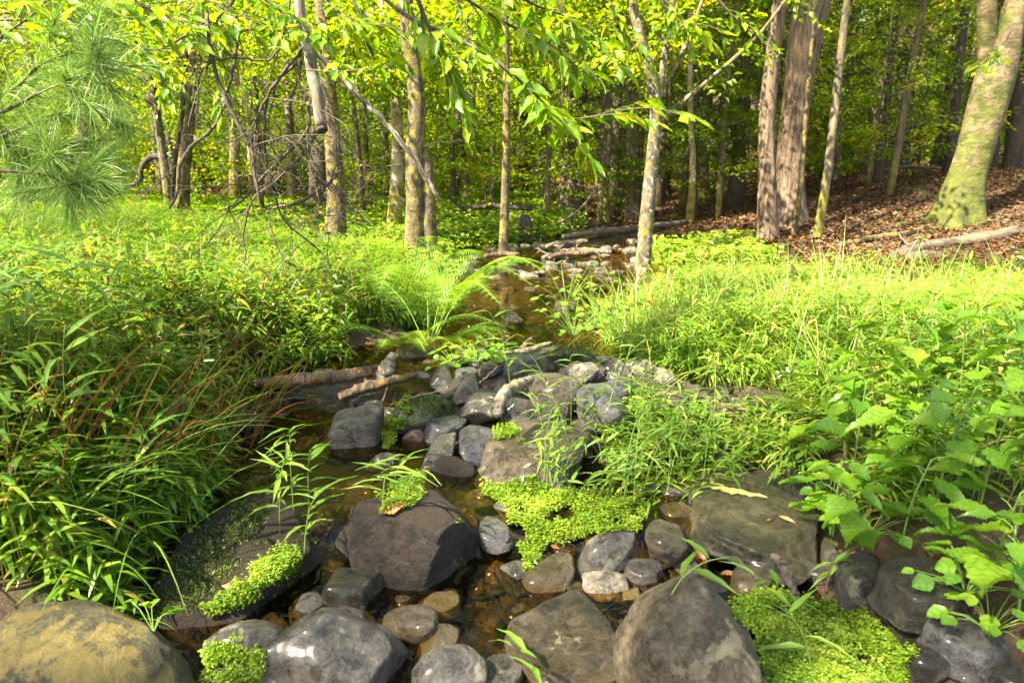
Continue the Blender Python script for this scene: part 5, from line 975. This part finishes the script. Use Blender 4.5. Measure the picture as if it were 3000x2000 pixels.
def region(n, x0, x1, y0, y1, r, side, marg=.03, vis=1.0):
    x = r.uniform(x0, x1, n); y = r.uniform(y0, y1, n); xl = np.interp(y, LY, LX); xr = np.interp(y, RY, RX)
    ok = (x < xl - marg) if side < 0 else (x > xr + marg)
    ok &= np.abs(x) < .80 * vis * y + .35
    for c, e, *_ in ROCKS: ok &= ~(((x - c[0]) / e[0]) ** 2 + ((y - c[1]) / e[1]) ** 2 < .8)
    for fx, fy in FERNS: ok &= (x - fx) ** 2 + (y - fy) ** 2 > .09
    for b in (b1, b2, b3, b4, b5, b6, b7, b8, b11): ok &= (x - b[0]) ** 2 + (y - b[1]) ** 2 > .04
    return x[ok], y[ok]
r = np.random.default_rng(11)
LG = MB()
x, y = region(10500, -2.8, .2, 1.25, 3.2, r, -1); hh = r.uniform(.22, .50, len(x)) * (1 + .25 * n2(x, y, 1.5, 2)) * (1 - .55 * sstep(2.2, 3.1, y) * sstep(-1.8, -.8, x)); stilt(LG, x, y, hh, 9, .092, .012, 3, r, tmean=.6)
x, y = region(20000, -5.2, .3, 3.2, 6.2, r, -1); hh = r.uniform(.08, .2, len(x)) * (1 + .3 * n2(x, y, 1.2, 2)) * (1 + .5 * sstep(-1.5, -3, x)); stilt(LG, x, y, hh * 1.15, 7, .095, .0105, 2, r, tmean=.6)
x, y = region(22000, -13, .6, 6.2, 15.5, r, -1); ok = n2(x, y, .4, 12) + .25 > .06 * (y - 9); x, y = x[ok], y[ok]; hh = r.uniform(.05, .15, len(x)); stilt(LG, x, y, hh, 5, .13, .026, 1, r, stem=False, tmean=.6)
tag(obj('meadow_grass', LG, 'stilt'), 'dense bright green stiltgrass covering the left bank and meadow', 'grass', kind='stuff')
RG = MB()
x, y = region(5200, .35, 2.7, 1.55, 3.0, r, 1, .05); ok = ~((y < 2.2) & (r.random(len(x)) < .55)); x, y = x[ok], y[ok]; hh = r.uniform(.16, .36, len(x)); stilt(RG, x, y, hh, 8, .07, .011, 3, r)
x, y = region(17000, .1, 4.4, 2.7, 4.5, r, 1); hh = r.uniform(.10, .24, len(x)) * (1 - .3 * sstep(3.4, 4.4, y)) * (1 + .3 * n2(x, y, 1.2, 6)); stilt(RG, x, y, hh * 1.1, 7, .095, .009, 2, r, tmean=.6)
x, y = region(700, .25, 4.6, 4.4, 5.4, r, 1); hh = r.uniform(.05, .13, len(x)); stilt(RG, x, y, hh, 5, .09, .014, 2, r)
k = 520; px = r.uniform(1790, 2380, k); py = r.uniform(1180, 1490, k); ok = ((py < 1490 - .25 * np.abs(px - 1900)) & (px < 2150) | (py < 1390) & (px > 2100)) ; q = np.array([hit(a_, b_)[0] for a_, b_ in zip(px[ok], py[ok])]); zz = q[:, 2] - H(q[:, 0], q[:, 1])
qs = MB(); stilt(qs, q[:, 0], q[:, 1], r.uniform(.16, .36, len(q)), 8, .062, .0095, 3, r, lean=.3)
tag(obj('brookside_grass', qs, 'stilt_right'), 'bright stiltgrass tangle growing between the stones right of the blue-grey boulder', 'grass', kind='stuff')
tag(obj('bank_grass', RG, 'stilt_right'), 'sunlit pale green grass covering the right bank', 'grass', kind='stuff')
# long arching blades
AB = MB(); x, y = region(8000, .15, 4.0, 2.2, 4.4, r, 1); n = len(x); a = r.uniform(0, 6.28, n); strips(AB, np.stack([x, y, H(x, y)], -1), np.stack([np.cos(a) * .5 - .15, np.sin(a) * .5 - .15, np.ones(n)], -1), np.stack([-np.cos(a), -np.sin(a), .3 * np.ones(n)], -1), r.uniform(.28, .66, n) * (1 - .5 * sstep(2.9, 4.0, y)), r.uniform(.0035, .007, n), np.clip(r.normal(.55, .25, n), 0, 1), 7, r.uniform(.7, 2., n), prof=lambda t: 1 - t * .8)
x, y = region(7000, -4.2, .1, 1.3, 5.5, r, -1); n = len(x); a = r.uniform(0, 6.28, n); strips(AB, np.stack([x, y, H(x, y)], -1), np.stack([np.cos(a) * .5 + .1, np.sin(a) * .5 - .1, np.ones(n)], -1), np.stack([-np.cos(a), -np.sin(a), .3 * np.ones(n)], -1), r.uniform(.22, .6, n) * (1 - .4 * sstep(2.5, 4, y)), r.uniform(.003, .007, n), np.clip(r.normal(.4, .25, n), 0, 1), 7, r.uniform(.7, 2., n), prof=lambda t: 1 - t * .8)
tag(obj('arching_grass', AB, 'stilt_right'), 'long thin arching grass blades rising above both banks', 'grass', kind='stuff')
MH = MB()
for (x, y), lo_, hi_ in ((region(450, -3.0, .2, 1.4, 3.6, r, -1), .18, .5), (region(900, -6, .3, 3.6, 8, r, -1), .05, .18), (region(260, .5, 4, 2.4, 4.8, r, 1), .1, .3)):
    n = len(x); hh = r.uniform(lo_, hi_, n); z = H(x, y); tt = np.clip(r.normal(.55, .3, n), 0, 1)
    for k in range(7):
        a = r.uniform(0, 6.28, n); leaves(MH, np.stack([x + r.normal(0, .03, n), y + r.normal(0, .03, n), z + hh * r.uniform(.4, 1, n)], -1), np.stack([np.cos(a), np.sin(a), r.uniform(-.5, .4, n)], -1), np.stack([r.normal(0, .4, n), r.normal(0, .4, n), np.ones(n)], -1), r.uniform(.03, .075, n), r.uniform(.016, .035, n), np.clip(tt + r.normal(0, .1, n), 0, 1), .15, .25)
tag(obj('meadow_herbs', MH, 'stilt'), 'small broad-leaved herbs mixed into the grass of both banks', 'ground cover', kind='stuff')
DS = MB()
for x, y in (region(1500, -2.8, .2, 1.3, 3.6, r, -1), region(900, .5, 3.6, 2.2, 4.8, r, 1)):
    n = len(x); a = r.uniform(0, 6.28, n); strips(DS, np.stack([x, y, H(x, y)], -1), np.stack([np.cos(a) * .35, np.sin(a) * .35, np.ones(n)], -1), np.stack([0 * x, -np.ones(n), .1 + 0 * x], -1), r.uniform(.15, .5, n), r.uniform(.002, .005, n), np.clip(r.normal(.85, .15, n), 0, 1), 4, r.uniform(0, .9, n), prof=lambda t: 1 - .6 * t)
tag(obj('dead_stalks', DS, 'sedge'), 'reddish brown dead stalks standing in the grass', 'grass', kind='stuff')
# low herbs at the sunlit far shore
HB = MB(); x = r.uniform(-1.2, 2.6, 5200); y = r.uniform(5.0, 8.5, 5200); xl = np.interp(y, LY, LX); xr = np.interp(y, RY, RX); ok = (x < xl - .02) & (x > -1.6) | ((x > xr) & (x < xr + .9) & (y < 6.4)); x, y = x[ok], y[ok]; n = len(x)
for k in range(5):
    a = r.uniform(0, 6.28, n); leaves(HB, np.stack([x + r.normal(0, .03, n), y + r.normal(0, .03, n), H(x, y) + r.uniform(.03, .2, n)], -1), np.stack([np.cos(a), np.sin(a), r.uniform(-.2, .5, n)], -1), np.stack([r.normal(0, .3, n), r.normal(0, .3, n), np.ones(n)], -1), r.uniform(.04, .08, n), r.uniform(.025, .045, n), np.clip(r.normal(.6, .2, n), 0, 1))
tag(obj('shore_herbs', HB, 'stilt_right'), 'low bright leafy herbs around the far end of the pool', 'ground cover', kind='stuff')
# cress mats: tiny leaves on the wet stones
def cress(poly, n, r, mb, h=(.003, .024), leaf=(.005, .010)):
    poly = np.array(poly, float); lo, hi = poly.min(0), poly.max(0); k = t = 0
    def inside(p):
        c = False; j = len(poly) - 1
        for i in range(len(poly)):
            if (poly[i][1] > p[1]) != (poly[j][1] > p[1]) and p[0] < (poly[j][0] - poly[i][0]) * (p[1] - poly[i][1]) / (poly[j][1] - poly[i][1]) + poly[i][0]: c = not c
            j = i
        return c
    C = lo - 20 + (hi - lo + 40) * r.random((n * 5, 2)); c3 = lambda a_, b_, z_: np.stack([C[:, 0] / a_, C[:, 1] / b_, np.full(len(C), z_)], -1)
    W = C + 24 * np.stack([vnoise(c3(30, 22, .5), 8), vnoise(c3(30, 22, 4.5), 9)], -1); ok = fbm(c3(60, 40, .5), 3, 3) + .75 > r.random(len(C)) * .9
    pts = []
    for p, w_ in zip(C[ok], W[ok]):
        if len(pts) >= n: break
        if inside(w_): pts.append(hit(p[0], p[1])[0])
    pts = np.array(pts); n = len(pts); tt = np.clip(r.normal(.46, .26, n) + .35 * vnoise(pts * 14, 6), 0, 1); hh = r.uniform(*h, n) * (1 + .8 * vnoise(pts * 18, 5))
    for q in range(7):
        a = q * .9 + r.uniform(0, 6.28, n); p = pts + np.stack([np.cos(a) * .005, np.sin(a) * .005, np.maximum(hh, .003) * r.uniform(.5, 1, n)], -1); leaves(mb, p, np.stack([np.cos(a), np.sin(a), r.uniform(-.2, .5, n)], -1), np.stack([r.normal(0, .3, n), r.normal(0, .3, n), np.ones(n)], -1), r.uniform(*leaf, n), r.uniform(leaf[0] * .7, leaf[1] * .7, n), np.clip(tt + r.normal(0, .12, n), 0, 1), .1, .1, .55)
CRESS = [([(1390, 1420), (1520, 1410), (1640, 1440), (1880, 1480), (1870, 1560), (1720, 1560), (1660, 1600), (1560, 1600), (1520, 1560), (1500, 1520), (1460, 1470)], 2600, 'bright yellow-green cress mat below the large flat slab'), ([(2140, 1770), (2260, 1740), (2340, 1760), (2480, 1800), (2560, 1830), (2680, 1920), (2640, 2040), (2240, 2040), (2230, 1900)], 2800, 'bright cress mat right of the tan lichen boulder'), ([(780, 1640), (840, 1590), (880, 1660), (860, 1700), (780, 1720), (720, 1800), (600, 1790), (680, 1740)], 800, 'loose cress tuft above the olive block'), ([(610, 1910), (700, 1890), (780, 1960), (770, 2020), (620, 2020)], 500, 'cress tuft at the bottom edge before the low dark stone'), ([(1150, 1190), (1200, 1160), (1180, 1260), (1140, 1330), (1120, 1290)], 400, 'cress tuft left of the mossy dome'), ([(1430, 1215), (1470, 1225), (1520, 1270), (1510, 1290), (1460, 1285)], 330, 'cress tuft in the gap above the large flat slab'), ([(1150, 1420), (1230, 1380), (1245, 1440), (1180, 1500), (1110, 1510)], 420, 'yellowish cress tuft at the left pool rim'), ([(1530, 1600), (1570, 1590), (1580, 1660), (1540, 1680)], 160, 'cress sprig hanging in front of the wet cobble')]
for i, (poly, n, lab) in enumerate(CRESS):
    mb = MB(); cress(poly, n, np.random.default_rng(70 + i), mb); tag(obj('cress', mb, 'cress'), lab, 'ground cover', kind='stuff')
# leaf litter of the right slope and the wood floor
LL = MB(); n = 60000; y = r.uniform(4.1, 16, n); x = r.uniform(-.3, .95, n) * y; ok = (x > np.interp(y, RY, RX) + .1) & (x > .12 * y) | (y > 8.5); x, y = x[ok], y[ok]; n = len(x); a = r.uniform(0, 6.28, n)
leaves(LL, np.stack([x, y, H(x, y) + r.uniform(.003, .03, n)], -1), np.stack([np.cos(a), np.sin(a), r.normal(0, .25, n)], -1), np.stack([r.normal(0, .35, n), r.normal(0, .35, n), np.ones(n)], -1), r.uniform(.03, .075, n), r.uniform(.02, .042, n), np.clip(r.normal(.4, .25, n) + .25 * n2(x, y, 1.3, 4), 0, 1), .3, .2)
n = 16000; y = r.uniform(14, 40, n); x = r.uniform(-.9, .9, n) * y; a = r.uniform(0, 6.28, n); leaves(LL, np.stack([x, y, H(x, y) + .02], -1), np.stack([np.cos(a), np.sin(a), r.normal(0, .25, n)], -1), np.stack([r.normal(0, .35, n), r.normal(0, .35, n), np.ones(n)], -1), .16, .1, np.clip(r.normal(.4, .25, n), 0, 1))
tag(obj('leaf_litter', LL, 'litter'), 'brown fallen leaves covering the wooded slope', 'leaf litter', kind='stuff')
# single fallen leaves on the stones
FL = [leaf_mesh('fallen_leaf', .085, .04, .05, 12, .4, .25, .15, 6, .03), leaf_mesh('fallen_leaf', .06, .035, .05, 12, .45, -.2, -.1, 6, .03)]
TORN = leaf_mesh('fallen_leaf', .17, .040, .22, 13, .3, .05, .02, 3, .06, .8); TORN.materials.append(M['yellow_leaf']); FL[0].materials.append(M['dry_leaf']); FL[1].materials.append(M['dry_leaf'])
def fallen(px, py, me, az, sc, label):
    p, nn, _ = hit(px, py); d = np.array([math.cos(az), math.sin(az), 0]); d = d - nn * np.dot(d, nn); o = obj('fallen_leaf', me, None, None, tuple(p + nn * .006), frame(d, nn), sc); tag(o, label, 'leaf')
fallen(2078, 1432, TORN, -.35, .95, 'torn pale yellow leaf lying on the flat olive slab')
for i, (px, py, az, sc, lab) in enumerate([(2280, 1520, -.6, .5, 'curled brown leaf at the right of the flat olive slab'), (2245, 1528, .5, .3, 'tiny red-brown leaf scrap on the flat olive slab'), (2030, 1600, -1.3, .9, 'brown leaf wedged between the egg-shaped stone and flat olive slab'), (1540, 1366, .3, .35, 'tan leaf scrap in the middle of the large flat slab'), (1120, 1500, .7, .7, 'dark red leaf at the rim of the big dark boulder'), (1550, 1580, .2, .35, 'orange leaf floating below the cress mat'), (1610, 1600, -.4, .35, 'second orange leaf floating right of the first'), (1600, 1130, .9, .35, 'red-brown scrap on the big brown boulder'), (1570, 1305, .2, .3, 'small brown leaf on the upper part of the large slab'), (650, 1720, .3, .6, 'round brown leaf on the long dark slab'), (1445, 1140, 1.5, .4, 'reddish leaf beside the small pointed stone'), (1535, 1145, 1.2, .5, 'orange leaf by the lichen-covered stick'), (2110, 1690, .2, .6, 'brown leaf in the wet gap by the whitish triangular stone'), (1720, 1510, .1, .6, 'brown leaf lying in the cress mat'), (1170, 895, .0, .6, 'orange leaf in the herbs left of the fern'), (1240, 1370, 1., .35, 'brown leaf scrap below the upright dark block')]):
    fallen(px, py, FL[i % 2], az, sc, lab)
# little white flowers in the right bank grass
FLW = MB()
for k in range(5):
    a = k * 2 * math.pi / 5; leaves(FLW, np.zeros((1, 3)), np.array([[math.cos(a), math.sin(a), .35]]), np.array([[0, 0, 1.]]), .009, .007, .5, .1, .1, .6)
FLW = FLW.mesh('flower_head'); FLW.materials.append(M['flower'])
for i, (px, py, y) in enumerate([(2460, 915, 2.9), (2425, 975, 2.7), (2455, 1018, 2.6), (2280, 1095, 2.55), (2310, 1090, 2.5), (2200, 900, 3.1), (2560, 1105, 2.3)]):
    q = PD(px, py, y); b = np.array([q[0], q[1], H1(q[0], q[1])]); t = thing('wildflower', 'small white flower head above the right bank grass', 'flower', tuple(b), 'white flowers in the bank grass'); mb = MB(); h = q[2] - b[2]; tube(mb, spline([(0, 0, 0), (.01, 0, h * .5), (0, 0, h)], 6), .001, 4); obj('stem', mb, 'stem_green', t)
    rr = np.random.default_rng(i)
    for k in range(6): obj('flower_head', FLW, None, t, tuple(np.array([0, 0, h]) + rr.normal(0, .008, 3)), (rr.normal(0, .5), rr.normal(0, .5), k))
